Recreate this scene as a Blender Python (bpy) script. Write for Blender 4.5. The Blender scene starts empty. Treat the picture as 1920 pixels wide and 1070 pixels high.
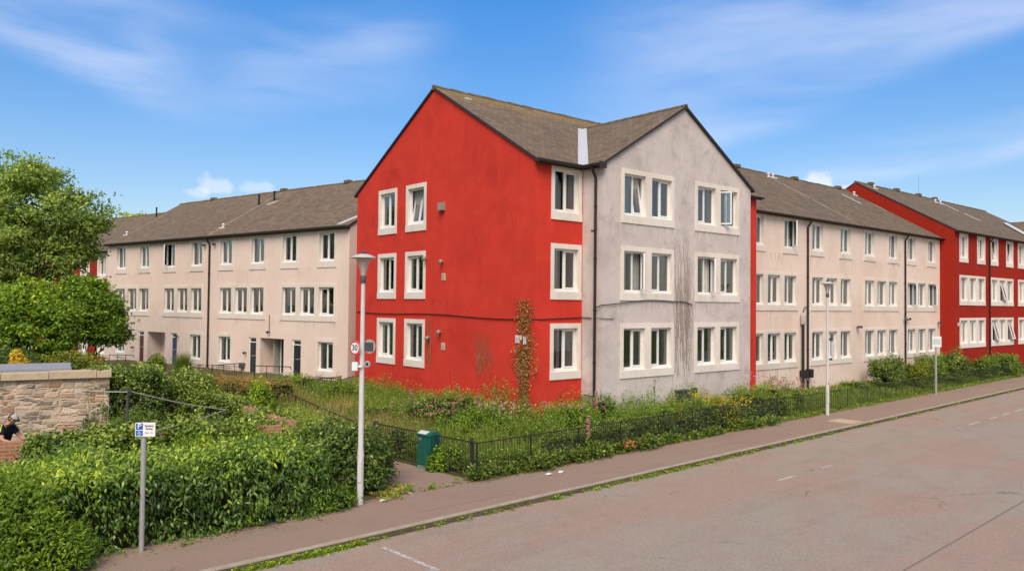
import bpy, math, random
import numpy as np
from mathutils import Vector, Matrix
R = math.radians
rnd = random.Random(7)
rng = np.random.default_rng(11)
sc = bpy.context.scene
col = sc.collection

# ------------------------------------------------------------------ camera
cam_d = bpy.data.cameras.new('camera'); cam = bpy.data.objects.new('camera', cam_d); col.objects.link(cam)
cam_d.sensor_width = 36.0; cam_d.lens = 1469.12 / 1920 * 36.0
cam_d.clip_end = 3000; cam_d.clip_start = 0.1
pt, rl = 0.02436, 0.010316
fwd = Vector((0, math.cos(pt), math.sin(pt))); up0 = Vector((0, -math.sin(pt), math.cos(pt))); X = Vector((1, 0, 0))
rgt = X * math.cos(rl) + up0 * math.sin(rl); upv = -X * math.sin(rl) + up0 * math.cos(rl)
M = Matrix((rgt, upv, -fwd)).transposed().to_4x4(); M.translation = (0, 0, 4.4)
cam.matrix_world = M
sc.camera = cam
sc.render.resolution_x, sc.render.resolution_y = 1024, 570

# ------------------------------------------------------------------ view, sun, sky
sc.view_settings.view_transform = 'Standard'; sc.view_settings.look = 'None'
sc.view_settings.gamma = 1.0; sc.view_settings.exposure = 0.70
SUN_EL, SUN_AZ = R(50), R(184)           # azimuth clockwise from +Y: the sun stands behind the camera
sd = bpy.data.lights.new('sun', 'SUN'); sun = bpy.data.objects.new('sun', sd); col.objects.link(sun)
sd.energy = 2.45; sd.angle = R(42); sd.color = (1.0, 0.87, 0.72)
sdir = Vector((math.sin(SUN_AZ) * math.cos(SUN_EL), math.cos(SUN_AZ) * math.cos(SUN_EL), math.sin(SUN_EL)))
sun.rotation_euler = sdir.to_track_quat('Z', 'Y').to_euler()
sun.location = sdir * 60

class NT:
    """tiny helper to write shader maths"""
    def __init__(s, nt): s.nt = nt
    def n(s, t, **k):
        o = s.nt.nodes.new(t)
        for a, b in k.items(): setattr(o, a, b)
        return o
    def l(s, a, b): s.nt.links.new(a, b)
    def m(s, op, a, b=None, c=None, clamp=False):
        o = s.n('ShaderNodeMath', operation=op); o.use_clamp = clamp
        for i, v in enumerate((a, b, c)):
            if v is None: continue
            if isinstance(v, (int, float)): o.inputs[i].default_value = v
            else: s.l(v, o.inputs[i])
        return o.outputs[0]
    def mix(s, f, a, b, mode='MIX'):
        o = s.n('ShaderNodeMix', data_type='RGBA', blend_type=mode)
        for i, v in ((0, f), (6, a), (7, b)):
            if isinstance(v, (int, float)): o.inputs[i].default_value = v
            elif isinstance(v, tuple): o.inputs[i].default_value = (*v[:3], 1)
            else: s.l(v, o.inputs[i])
        return o.outputs[2]
    def noise(s, vec, scale, detail=3, rough=.55, dist=0):
        o = s.n('ShaderNodeTexNoise'); o.inputs['Scale'].default_value = scale; o.inputs['Detail'].default_value = detail
        o.inputs['Roughness'].default_value = rough; o.inputs['Distortion'].default_value = dist
        if vec is not None: s.l(vec, o.inputs['Vector'])
        return o.outputs[0]
    def ramp(s, f, stops, interp='LINEAR'):
        o = s.n('ShaderNodeValToRGB'); cr = o.color_ramp; cr.interpolation = interp
        while len(cr.elements) < len(stops): cr.elements.new(.5)
        for e, (p, c) in zip(cr.elements, stops):
            e.position = p; e.color = (*c, 1) if isinstance(c, tuple) else (c, c, c, 1)
        s.l(f, o.inputs[0]); return o.outputs[0]
    def mapr(s, v, a, b, c=0., d=1., smooth=True):
        o = s.n('ShaderNodeMapRange', interpolation_type='SMOOTHSTEP' if smooth else 'LINEAR')
        s.l(v, o.inputs[0])
        for i, q in zip((1, 2, 3, 4), (a, b, c, d)): o.inputs[i].default_value = q
        return o.outputs[0]
    def scale(s, vec, sx, sy, sz, rz=0):
        o = s.n('ShaderNodeMapping'); o.inputs['Scale'].default_value = (sx, sy, sz); o.inputs['Rotation'].default_value = (0, 0, rz)
        s.l(vec, o.inputs['Vector']); return o.outputs[0]

world = bpy.data.worlds.new('World'); sc.world = world; world.use_nodes = True
w = NT(world.node_tree); world.node_tree.nodes.clear()
sky = w.n('ShaderNodeTexSky', sky_type='NISHITA', sun_disc=False)
sky.sun_elevation = SUN_EL; sky.sun_rotation = SUN_AZ; sky.air_density = 1.0; sky.dust_density = .6; sky.ozone_density = 1.6; sky.altitude = 50
tc = w.n('ShaderNodeTexCoord'); sep = w.n('ShaderNodeSeparateXYZ'); w.l(tc.outputs['Generated'], sep.inputs[0])
az = w.m('ARCTAN2', sep.outputs[0], sep.outputs[1]); el = w.m('ARCSINE', sep.outputs[2])
cmb = w.n('ShaderNodeCombineXYZ'); w.l(az, cmb.inputs[0]); w.l(el, cmb.inputs[1]); AE = cmb.outputs[0]
wob = w.m('MULTIPLY', w.m('SUBTRACT', w.noise(AE, 3.2, 5, .6), .5), .09)
def streak(a0, e0, a1, e1, wd_up, wd_dn, strength, nscale=5, endfade=.35, curve=0.):
    """a wisp of cirrus along a line in azimuth / elevation, softer above than below"""
    dx, dy = a1 - a0, e1 - e0; L = math.hypot(dx, dy); dx /= L; dy /= L
    ra = w.m('SUBTRACT', az, a0); re = w.m('SUBTRACT', el, e0)
    u = w.m('DIVIDE', w.m('ADD', w.m('MULTIPLY', ra, dx), w.m('MULTIPLY', re, dy)), L)
    v = w.m('ADD', w.m('SUBTRACT', w.m('MULTIPLY', re, dx), w.m('MULTIPLY', ra, dy)), w.m('MULTIPLY', wob, .45))
    if curve: v = w.m('SUBTRACT', v, w.m('MULTIPLY', w.m('MULTIPLY', u, u), curve))
    up = w.mapr(v, 0, wd_up, 1, 0); dn = w.mapr(v, -wd_dn, 0, 0, 1)
    along = w.m('MULTIPLY', w.mapr(u, 0, endfade, 0, 1), w.mapr(u, 1 - endfade, 1, 1, 0))
    mp = w.scale(AE, nscale * .35, nscale * 1.6, 1, -math.atan2(dy, dx))
    nz = w.mapr(w.noise(mp, 2.6, 5, .52, .3), .15, .85)
    return w.m('MULTIPLY', w.m('MULTIPLY', w.m('MULTIPLY', up, dn), along), w.m('MULTIPLY', nz, strength))
def puff(a0, e0, ra_, re_, strength):
    da = w.m('DIVIDE', w.m('SUBTRACT', az, a0), ra_); de = w.m('DIVIDE', w.m('SUBTRACT', el, e0), re_)
    d = w.m('SQRT', w.m('ADD', w.m('MULTIPLY', da, da), w.m('MULTIPLY', de, de)))
    d = w.m('ADD', d, w.m('MULTIPLY', w.m('SUBTRACT', w.noise(AE, 42, 5, .62), .5), 2.2))
    return w.m('MULTIPLY', w.mapr(d, .45, 1.15, 1, 0), strength)
clouds = [streak(-.75, .33, -.36, .235, .14, .035, .75, 5, .30, -.01),
          streak(-.72, .42, -.30, .34, .10, .08, .34, 5),
          streak(-.42, .29, -.05, .345, .05, .05, .38, 6),
          streak(-.50, .22, -.03, .30, .07, .05, .28, 6),
          streak(-.22, .385, .10, .42, .06, .03, .45, 6),
          streak(.02, .15, .95, .40, .26, .035, .62, 4, .30, .03),
          streak(.05, .30, .45, .38, .09, .07, .3, 6),
          streak(.28, .145, .95, .20, .05, .018, .8, 5, .3),
          puff(-.366, .138, .020, .013, .6), puff(-.383, .129, .016, .007, .5), puff(-.316, .139, .022, .008, .45),
          puff(.378, .146, .020, .014, .8), puff(.398, .136, .030, .010, .75)]
# the part of the sky the photograph does not show carries loose cloud too
gen = w.mapr(w.noise(w.scale(tc.outputs['Generated'], 1.2, 2.2, 4.0), 1.7, 7, .6, .3), .50, .80, 0, .55)
clouds.append(w.m('MULTIPLY', gen, w.mapr(sep.outputs[1], -.2, .35, 1, 0)))
tot = clouds[0]
for c in clouds[1:]: tot = w.m('ADD', tot, c)
tot = w.m('MINIMUM', w.m('MULTIPLY', tot, .66), .92)
tint = w.n('ShaderNodeMix', data_type='RGBA', blend_type='MULTIPLY'); tint.inputs[0].default_value = 1
w.l(sky.outputs[0], tint.inputs[6])
# the deep blue of clean northern air opposite the sun, paling to the horizon
deep = w.m('MULTIPLY', w.mapr(el, .03, .44, 0, 1, False), w.mapr(sep.outputs[1], -.1, .5, 0, 1))
w.l(w.mix(deep, (.64, .60, .575), (.175, .61, .99)), tint.inputs[7])
cl = w.mix(tot, tint.outputs[2], (5.0, 5.0, 5.5))
bg = w.n('ShaderNodeBackground'); bg.inputs['Strength'].default_value = .128; w.l(cl, bg.inputs['Color'])
wo = w.n('ShaderNodeOutputWorld'); w.l(bg.outputs[0], wo.inputs['Surface'])

# ------------------------------------------------------------------ materials
MATS = {}
def mat(name, color, rough=.8, spec=.3, bump=0, bscale=30, var=.12, vscale=2.0, metal=0, extra=None):
    if name in MATS: return MATS[name]
    m = bpy.data.materials.new(name); m.use_nodes = True; nt = m.node_tree; nt.nodes.clear(); h = NT(nt)
    out = h.n('ShaderNodeOutputMaterial'); p = h.n('ShaderNodeBsdfPrincipled'); h.l(p.outputs[0], out.inputs[0])
    p.inputs['Roughness'].default_value = rough; p.inputs['Specular IOR Level'].default_value = spec; p.inputs['Metallic'].default_value = metal
    g = h.n('ShaderNodeNewGeometry').outputs['Position']
    v = h.mapr(h.noise(g, vscale, 5, .6), .25, .75, 1 - var, 1 + var, False)
    cc = h.n('ShaderNodeVectorMath', operation='SCALE'); cc.inputs[0].default_value = color[:3]; h.l(v, cc.inputs['Scale'])
    c = cc.outputs[0]
    if extra: c = extra(h, g, c)
    h.l(c, p.inputs['Base Color'])
    if bump:
        b = h.n('ShaderNodeBump'); b.inputs['Strength'].default_value = bump; b.inputs['Distance'].default_value = .02
        h.l(h.noise(g, bscale, 4, .6), b.inputs['Height']); h.l(b.outputs[0], p.inputs['Normal'])
    MATS[name] = m; return m

def harl(stain_col, amt, blot_col=None, blot=0.0, streak_amt=.3, zf=None, run=.5):
    """roughcast: broad weather blotches plus thin vertical water runs"""
    def f(h, g, c):
        n1 = h.mapr(h.noise(g, .55, 6, .65, .3), .45, .75)
        c = h.mix(h.m('MULTIPLY', n1, amt), c, stain_col)
        mp = h.scale(g, 3.2, 3.2, .22)
        n2 = h.mapr(h.noise(mp, 1.0, 6, .7), .55, .80)
        c = h.mix(h.m('MULTIPLY', n2, streak_amt), c, stain_col)
        if zf is not None:                                         # dirty water runs that start under every sill
            su = h.n('ShaderNodeSeparateXYZ'); h.l(h.n('ShaderNodeUVMap').outputs[0], su.inputs[0])
            ph = h.m('FLOORED_MODULO', h.m('SUBTRACT', zf, su.outputs[1]), 2.75)
            k = h.m('MULTIPLY', h.mapr(ph, .0, .75, 1, 0), h.mapr(h.noise(h.scale(g, 11, 11, .5), 1.0, 4, .7), .50, .68))
            k = h.m('MULTIPLY', k, h.mapr(h.noise(g, .9, 3), .40, .60))
            c = h.mix(h.m('MULTIPLY', k, run), c, tuple(v * .62 for v in stain_col))
        if blot_col:
            n3 = h.mapr(h.noise(g, 1.6, 7, .72, .5), .50, .70)
            c = h.mix(h.m('MULTIPLY', n3, blot), c, blot_col)
        n4 = h.mapr(h.noise(g, 90, 2, .5), .3, .7, .9, 1.1, False)
        s = h.n('ShaderNodeVectorMath', operation='SCALE'); h.l(c, s.inputs[0]); h.l(n4, s.inputs['Scale'])
        return s.outputs[0]
    return f
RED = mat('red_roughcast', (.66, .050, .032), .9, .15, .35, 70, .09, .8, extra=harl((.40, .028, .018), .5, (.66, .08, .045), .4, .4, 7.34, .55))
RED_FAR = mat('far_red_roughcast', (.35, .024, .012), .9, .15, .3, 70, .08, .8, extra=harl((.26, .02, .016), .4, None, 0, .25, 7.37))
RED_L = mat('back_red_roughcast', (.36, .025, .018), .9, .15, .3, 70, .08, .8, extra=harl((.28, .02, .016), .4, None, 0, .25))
CREAM = mat('cream_roughcast', (.82, .655, .560), .92, .15, .35, 70, .06, .7, extra=harl((.69, .49, .385), .5, (.56, .46, .39), .25, .6, 7.0, .8))
PINK = mat('pink_cream_roughcast', (.80, .635, .550), .92, .15, .35, 70, .06, .7, extra=harl((.68, .51, .42), .45, (.82, .67, .58), .35, .4, 6.17, .8))
SURR2 = mat('cream_band', (.76, .68, .60), .85, .2, .15, 40, .07, 1.6, extra=harl((.50, .40, .33), .40, (.36, .29, .23), .16, .45))
LILAC = mat('lilac_grey_roughcast', (.645, .565, .535), .92, .15, .45, 60, .10, .9, extra=harl((.43, .365, .335), .6, (.41, .35, .32), .65, .42, 7.34, .7))
SURR = mat('painted_stone_surround', (.80, .725, .655), .85, .2, .15, 40, .07, 1.6, extra=harl((.50, .42, .36), .40, (.36, .30, .25), .10, .35))
REV = mat('reveal_lining', (.70, .60, .53), .9)
def tile_extra(moss, mamt, c2, lich=0):
    def f(h, g, c):
        uv = h.n('ShaderNodeUVMap').outputs[0]
        b = h.n('ShaderNodeTexBrick'); b.offset = .5
        for k, v in (('Scale', 1.0), ('Mortar Size', .016), ('Mortar Smooth', .3), ('Brick Width', .30), ('Row Height', .20)): b.inputs[k].default_value = v
        b.inputs['Color1'].default_value = (.76, .76, .76, 1); b.inputs['Color2'].default_value = (1.22, 1.20, 1.18, 1); b.inputs['Mortar'].default_value = (.58, .58, .58, 1)
        h.l(uv, b.inputs['Vector'])
        c = h.mix(1.0, c, b.outputs['Color'], 'MULTIPLY')
        n1 = h.mapr(h.noise(g, .5, 6, .7, .4), .42, .7)
        c = h.mix(h.m('MULTIPLY', n1, .55), c, c2)
        mp = h.n('ShaderNodeMapping'); mp.inputs['Scale'].default_value = (1.6, .25, 1); h.l(uv, mp.inputs['Vector'])
        c = h.mix(h.mapr(h.noise(mp.outputs[0], 1.5, 5, .65), .5, .75, 0, .35), c, (.075, .06, .05))
        c = h.mix(h.m('MULTIPLY', h.mapr(h.noise(g, 6, 6, .75), .60, .72), mamt), c, moss)
        if lich:
            sx = h.n('ShaderNodeSeparateXYZ'); h.l(uv, sx.inputs[0])
            k = h.m('MULTIPLY', h.mapr(sx.outputs[1], lich - 1.3, lich, 0, 1), h.mapr(h.noise(g, 3.5, 6, .7), .38, .58))
            c = h.mix(h.m('MULTIPLY', k, .75), c, (.30, .20, .06))
        return c
    return f
ROOF = mat('roof_tiles', (.19, .143, .102), .93, .12, .55, 26, .12, 1.1, extra=tile_extra((.30, .24, .15), .5, (.15, .118, .10), 6.95))
ROOF_B = mat('far_roof_tiles', (.178, .136, .098), .93, .12, .55, 26, .12, 1.1, extra=tile_extra((.26, .22, .14), .5, (.15, .115, .088)))
RIDGE = mat('ridge_tiles', (.15, .12, .085), .95, .1, .4, 20, .25, 5, extra=lambda h, g, c: h.mix(h.mapr(h.noise(g, 3, 5, .7), .5, .7, 0, .7), c, (.30, .21, .06)))
GUT = mat('dark_gutter', (.035, .028, .026), .6, .4)
PIPE = mat('black_pipe', (.022, .018, .018), .5, .4)
LEAD = mat('lead_flashing', (.52, .53, .55), .6, .4, .1, 8, .1, 3)
WHITE = mat('white_pvc', (.80, .78, .75), .45, .4, var=.05)
DIRTW = mat('weathered_white', (.62, .60, .57), .7, .3, var=.15)
ROOM = mat('room_plaster', (.36, .34, .28), .9)
RAILB = mat('black_railing_paint', (.025, .022, .02), .55, .4, var=.3, vscale=8)
GALV = mat('galvanised_steel', (.42, .42, .42), .5, .5, .05, 30, .12, 6, metal=.35)
LAMPW = mat('off_white_lamp_paint', (.60, .59, .57), .5, .4, .03, 20, .08, 5)
DGREY = mat('dark_grey_metal', (.07, .07, .07), .5, .4)
SOIL = mat('soil', (.10, .075, .05), .95, .1, .6, 14, .3, 2)

def leafmat(name, stops, rough=.5, spec=.35, trans=.32, gain=1.0):
    if name in MATS: return MATS[name]
    m = bpy.data.materials.new(name); m.use_nodes = True; nt = m.node_tree; nt.nodes.clear(); h = NT(nt)
    out = h.n('ShaderNodeOutputMaterial'); p = h.n('ShaderNodeBsdfPrincipled'); t = h.n('ShaderNodeBsdfTranslucent'); mx = h.n('ShaderNodeMixShader')
    a = h.n('ShaderNodeAttribute'); a.attribute_name = 'tone'
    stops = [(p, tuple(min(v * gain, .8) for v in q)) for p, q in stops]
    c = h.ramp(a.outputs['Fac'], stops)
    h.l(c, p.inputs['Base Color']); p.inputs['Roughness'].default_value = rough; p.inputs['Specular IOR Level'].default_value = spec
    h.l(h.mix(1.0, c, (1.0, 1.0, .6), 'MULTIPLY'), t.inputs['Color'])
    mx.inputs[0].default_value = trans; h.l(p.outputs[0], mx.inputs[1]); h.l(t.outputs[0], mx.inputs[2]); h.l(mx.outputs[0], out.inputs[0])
    MATS[name] = m; return m
L_LAUREL = leafmat('laurel_leaf', [(0, (.022, .045, .008)), (.40, (.065, .120, .016)), (.72, (.17, .26, .028)), (1, (.40, .48, .05))], .36, .62, gain=1.7)
L_DARK = leafmat('dark_leaf', [(0, (.025, .045, .010)), (.5, (.075, .115, .020)), (.85, (.18, .23, .035)), (1, (.34, .36, .10))], .42, .45, gain=1.9)
L_IVY = leafmat('ivy_leaf', [(0, (.025, .045, .008)), (.45, (.075, .115, .016)), (.75, (.20, .27, .035)), (1, (.42, .48, .12))], .38, .5, gain=1.75)
L_TREE = leafmat('tree_leaf', [(0, (.045, .070, .014)), (.5, (.115, .155, .030)), (.85, (.22, .26, .050)), (1, (.34, .36, .09))], .5, gain=3.0)
L_BRIGHT = leafmat('bright_leaf', [(0, (.06, .11, .010)), (.5, (.14, .23, .018)), (.8, (.28, .38, .028)), (1, (.50, .52, .05))], .45, gain=1.5)
L_YEL = leafmat('yellow_leaf', [(0, (.14, .18, .02)), (.5, (.30, .32, .03)), (1, (.52, .46, .06))], .5, gain=1.1)
L_BEECH = leafmat('beech_leaf', [(0, (.06, .07, .012)), (.40, (.14, .15, .03)), (.72, (.32, .21, .06)), (1, (.46, .26, .10))], .55, gain=1.45)
L_MEAD = leafmat('meadow_leaf', [(0, (.045, .080, .014)), (.5, (.12, .19, .026)), (.85, (.26, .33, .045)), (1, (.46, .42, .12))], .5, gain=1.6)
L_GRASS = leafmat('grass_blade', [(0, (.08, .13, .02)), (.5, (.20, .28, .035)), (.78, (.40, .38, .09)), (1, (.58, .40, .18))], .6, .2, gain=1.3)
L_STRAW = leafmat('straw_blade', [(0, (.26, .23, .07)), (.5, (.52, .35, .17)), (1, (.66, .44, .26))], .7, .1, gain=1.15)
L_PINK = leafmat('pink_petal', [(0, (.60, .16, .25)), (1, (.75, .40, .42))], .6, .2)
L_PALE = leafmat('pale_petal', [(0, (.55, .42, .30)), (1, (.78, .70, .60))], .6, .2)
L_ORANGE = leafmat('orange_petal', [(0, (.60, .12, .05)), (1, (.80, .28, .12))], .6, .2)
L_YFL = leafmat('yellow_petal', [(0, (.60, .38, .03)), (1, (.80, .62, .08))], .6, .2)
L_DEADV = leafmat('dead_vine_leaf', [(0, (.14, .06, .015)), (.5, (.34, .17, .04)), (1, (.58, .38, .16))], .8, .1, .1)
L_TWIG = mat('twig_bark', (.20, .15, .12), .95)
BARK = mat('bark', (.12, .085, .06), .95, .1, .5, 20, .25, 4)
DARK_CORE = mat('hedge_dark_core', (.022, .026, .010), .95, .05, .5, 12, .4, 6)  # near-black fill for bush interiors; the inner shade is put into its colour

# glass: mirror-like by Fresnel, otherwise see-through
def glass():
    m = bpy.data.materials.new('window_glass'); m.use_nodes = True; nt = m.node_tree; nt.nodes.clear(); h = NT(nt)
    out = h.n('ShaderNodeOutputMaterial'); g = h.n('ShaderNodeBsdfGlossy'); t = h.n('ShaderNodeBsdfTransparent'); mx = h.n('ShaderNodeMixShader')
    g.inputs['Roughness'].default_value = .02; g.inputs['Color'].default_value = (.95, .97, 1, 1); t.inputs['Color'].default_value = (.80, .84, .82, 1)
    f = h.n('ShaderNodeFresnel'); f.inputs['IOR'].default_value = 1.52
    b = h.n('ShaderNodeBump'); b.inputs['Strength'].default_value = .04; b.inputs['Distance'].default_value = .05
    h.l(h.noise(h.n('ShaderNodeNewGeometry').outputs['Position'], 1.5, 2), b.inputs['Height']); h.l(b.outputs[0], g.inputs['Normal'])
    h.l(h.m('MULTIPLY_ADD', f.outputs[0], 2.0, .07, clamp=True), mx.inputs[0]); h.l(t.outputs[0], mx.inputs[1]); h.l(g.outputs[0], mx.inputs[2]); h.l(mx.outputs[0], out.inputs[0])
    return m
GLASS = glass()
CURT = mat('net_curtain', (.55, .54, .50), .9, .1, var=.10, vscale=5)
CURT2 = mat('grey_curtain', (.33, .33, .31), .9, .1, var=.10, vscale=5)
BLIND = mat('white_blind', (.66, .68, .67), .8, .1, var=.04)

# ------------------------------------------------------------------ mesh helpers
class MB:
    def __init__(s): s.v = []; s.f = []; s.m = []; s.uv = []; s.hasuv = False
    def face(s, pts, mi=0, uv=None):
        b = len(s.v); s.v += [tuple(p) for p in pts]; s.f.append(tuple(range(b, b + len(pts)))); s.m.append(mi)
        if uv: s.hasuv = True
        s.uv.append(uv or [(0, 0)] * len(pts))
    def box(s, x0, x1, y0, y1, z0, z1, mi=0, T=None):
        c = [Vector((x, y, z)) for z in (z0, z1) for y in (y0, y1) for x in (x0, x1)]
        if T is not None: c = [T @ p for p in c]
        for q in ((0, 2, 3, 1), (4, 5, 7, 6), (0, 1, 5, 4), (2, 6, 7, 3), (0, 4, 6, 2), (1, 3, 7, 5)): s.face([c[i] for i in q], mi)
    def tube(s, pts, rad, n=8, mi=0, cap=True):
        """tube through points; rad a number or a list"""
        pts = [Vector(p) for p in pts]; k = len(pts)
        rad = [rad] * k if isinstance(rad, (int, float)) else rad
        rings = []
        for i, p in enumerate(pts):
            d = (pts[min(i + 1, k - 1)] - pts[max(i - 1, 0)]).normalized()
            a = d.orthogonal().normalized() if i == 0 else (prev - d * prev.dot(d)).normalized()
            prev = a; b = d.cross(a)
            rings.append([p + (a * math.cos(t) + b * math.sin(t)) * rad[i] for t in [2 * math.pi * j / n for j in range(n)]])
        for i in range(k - 1):
            for j in range(n): s.face([rings[i][j], rings[i][(j + 1) % n], rings[i + 1][(j + 1) % n], rings[i + 1][j]], mi)
        if cap: s.face(rings[0][::-1], mi); s.face(rings[-1], mi)
    def lathe(s, prof, n=20, mi=0, c=(0, 0, 0)):
        for i in range(len(prof) - 1):
            (r0, z0), (r1, z1) = prof[i], prof[i + 1]
            for j in range(n):
                a, b = 2 * math.pi * j / n, 2 * math.pi * (j + 1) / n
                P = lambda r, t, z: (c[0] + r * math.cos(t), c[1] + r * math.sin(t), c[2] + z)
                q = [P(r0, a, z0), P(r0, b, z0), P(r1, b, z1), P(r1, a, z1)]
                if r0 < 1e-6: q = [q[0], q[2], q[3]]
                elif r1 < 1e-6: q = q[:3]
                s.face(q, mi)
    def data(s, name, mats, smooth=False, weld=False):
        me = bpy.data.meshes.new(name); me.from_pydata(s.v, [], s.f)
        for m in mats: me.materials.append(m)
        me.polygons.foreach_set('material_index', s.m)
        if s.hasuv:
            ul = me.uv_layers.new(name='UVMap'); flat = [c for f in s.uv for p in f for c in p]; ul.data.foreach_set('uv', flat)
        if smooth:
            import bmesh
            bm = bmesh.new(); bm.from_mesh(me); bmesh.ops.remove_doubles(bm, verts=bm.verts, dist=1e-5); bm.to_mesh(me); bm.free()
            me.polygons.foreach_set('use_smooth', [True] * len(me.polygons))
            try: me.set_sharp_from_angle(angle=R(40))
            except Exception: pass
        me.update(); return me
    def build(s, name, mats, parent=None, smooth=False):
        return link(name, s.data(name, mats if isinstance(mats, (list, tuple)) else [mats], smooth), parent)
def link(name, data, parent=None, M=None):
    o = bpy.data.objects.new(name, data); col.objects.link(o)
    if parent: o.parent = parent
    if M is not None: o.matrix_local = M
    return o
def tag(o, label=None, cat=None, group=None, kind=None):
    if label: o['label'] = label
    if cat: o['category'] = cat
    if group: o['group'] = group
    if kind: o['kind'] = kind
    return o
def empty(name, loc, rz=0, label=None, cat=None, group=None):
    o = bpy.data.objects.new(name, None); col.objects.link(o); o.location = loc; o.rotation_euler = (0, 0, rz)
    o.empty_display_size = .3
    return tag(o, label, cat, group)
def at(px, depth, z=0): return Vector(((px - 960) / 1469 * depth, depth, z))

# street frame: s along the kerb, t towards the buildings
K0 = Vector((-.63, 16.87, 0)); dK = Vector((.730, .683, 0)).normalized(); nK = Vector((-dK.y, dK.x, 0))
def ST(s, t, z=0): return K0 + dK * s + nK * t + Vector((0, 0, z))
# block frame: x along the right-hand facades, y into the block
C0 = Vector((.767, 26.292, 0)); dR = Vector((.76238, .64713, 0)); dA = Vector((-.64713, .76238, 0)); ROT = math.atan2(dR.y, dR.x)
def BK(x, y, z=0): return C0 + dR * x + dA * y + Vector((0, 0, z))
def toBK(x, y): rx, ry = x - C0.x, y - C0.y; return rx * dR.x + ry * dR.y, rx * dA.x + ry * dA.y
def sm(a, b, v): t = np.clip((v - a) / (b - a), 0, 1); return t * t * (3 - 2 * t)
FX0, FY0 = -5.48, -3.98                   # the railing corner in the block frame
def fence_x(by): return FX0 - .07 * (by - FY0)
def land(x, y):
    bx, by = toBK(x, y)
    f = .42 * sm(0, 13, by) * (1 - sm(2, 6, bx))
    # distance behind the front railing and the side railing
    st = (x - K0.x) * nK.x + (y - K0.y) * nK.y
    d1 = st - 2.3; d2 = bx - fence_x(by)
    g = .36 * sm(.1, 3.2, np.minimum(d1, d2)) * (1 - .6 * sm(0, 12, by))
    return f + g - .004
# ------------------------------------------------------------------ ground, road, pavement
mb = MB(); mb.face([(-900, -900, -.13), (900, -900, -.13), (900, 1400, -.13), (-900, 1400, -.13)])
tag(mb.build('ground', mat('ground_grass', (.10, .13, .04), .95, .1, .4, 6, .25, .2)), kind='structure')

def asphalt(name, base, c2, chips, seed):
    m = bpy.data.materials.new(name); m.use_nodes = True; nt = m.node_tree; nt.nodes.clear(); h = NT(nt)
    out = h.n('ShaderNodeOutputMaterial'); p = h.n('ShaderNodeBsdfPrincipled'); h.l(p.outputs[0], out.inputs[0])
    g = h.n('ShaderNodeNewGeometry').outputs['Position']
    off = h.n('ShaderNodeVectorMath', operation='ADD'); off.inputs[1].default_value = (seed, seed * 2, 0); h.l(g, off.inputs[0]); g2 = off.outputs[0]
    m0 = h.n('ShaderNodeMapping'); m0.vector_type = 'TEXTURE'; m0.inputs['Rotation'].default_value = (0, 0, math.atan2(dK.y, dK.x)); m0.inputs['Scale'].default_value = (3.2, 1.3, 1); h.l(g2, m0.inputs['Vector'])
    c = h.mix(h.mapr(h.noise(m0.outputs[0], .45, 7, .62, .5), .44, .58), base, c2)
    c = h.mix(h.mapr(h.noise(h.scale(g2, 1, 1, 1, -math.atan2(dK.y, dK.x)), .9, 5, .6), .45, .7, 0, .28), c, tuple(v * .8 for v in c2))
    mp = h.n('ShaderNodeMapping'); mp.vector_type = 'TEXTURE'; mp.inputs['Rotation'].default_value = (0, 0, math.atan2(dK.y, dK.x)); mp.inputs['Scale'].default_value = (7, .9, 1); h.l(g2, mp.inputs['Vector'])
    c = h.mix(h.mapr(h.noise(mp.outputs[0], 1.0, 5, .65), .48, .72, 0, .35), c, tuple(v * .72 for v in base))
    sp = h.mapr(h.noise(g2, 30, 5, .85), .28, .72, .62, 1.38, False)
    s = h.n('ShaderNodeVectorMath', operation='SCALE'); h.l(c, s.inputs[0]); h.l(sp, s.inputs['Scale']); c = s.outputs[0]
    vo = h.n('ShaderNodeTexVoronoi'); vo.inputs['Scale'].default_value = 26; h.l(g2, vo.inputs['Vector'])
    ch = h.m('MULTIPLY', h.mapr(vo.outputs['Distance'], .10, .20, 1, 0), h.mapr(h.noise(g2, 1.4, 4, .6), .42, .56, 0, chips))
    c = h.mix(ch, c, (.50, .46, .42))
    nn = h.n('ShaderNodeTexNoise'); nn.inputs['Scale'].default_value = 1.1; nn.inputs['Detail'].default_value = 5; h.l(g2, nn.inputs['Vector'])
    wv = h.n('ShaderNodeVectorMath', operation='MULTIPLY_ADD'); wv.inputs[1].default_value = (1.3, 1.3, 0); h.l(nn.outputs[1], wv.inputs[0]); h.l(g2, wv.inputs[2])
    ve = h.n('ShaderNodeTexVoronoi', feature='DISTANCE_TO_EDGE'); ve.inputs['Scale'].default_value = .33; h.l(wv.outputs[0], ve.inputs['Vector'])
    ck = h.m('MULTIPLY', h.mapr(ve.outputs['Distance'], .003, .009, 1, 0), h.mapr(h.noise(g2, .5, 3), .55, .64, 0, .5))
    c = h.mix(ck, c, tuple(v * .40 for v in base))
    h.l(c, p.inputs['Base Color']); p.inputs['Roughness'].default_value = .9; p.inputs['Specular IOR Level'].default_value = .25
    b = h.n('ShaderNodeBump'); b.inputs['Strength'].default_value = .5; b.inputs['Distance'].default_value = .008
    h.l(h.noise(g2, 80, 3, .7), b.inputs['Height']); h.l(b.outputs[0], p.inputs['Normal'])
    return m
ASPH = asphalt('road_asphalt', (.325, .268, .215), (.345, .245, .192), .85, 3)
PAVE = asphalt('footway_asphalt', (.290, .214, .162), (.300, .208, .162), .12, 40)
SA, SB = -40, 90
mb = MB(); mb.face([ST(SA, -7.42, -.12), ST(SB, -7.42, -.12), ST(SB, 0, -.12), ST(SA, 0, -.12)])
mb.face([ST(SA, -15, -.124), ST(SB, -15, -.124), ST(SB, -7.45, -.124), ST(SA, -7.45, -.124)])
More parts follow.
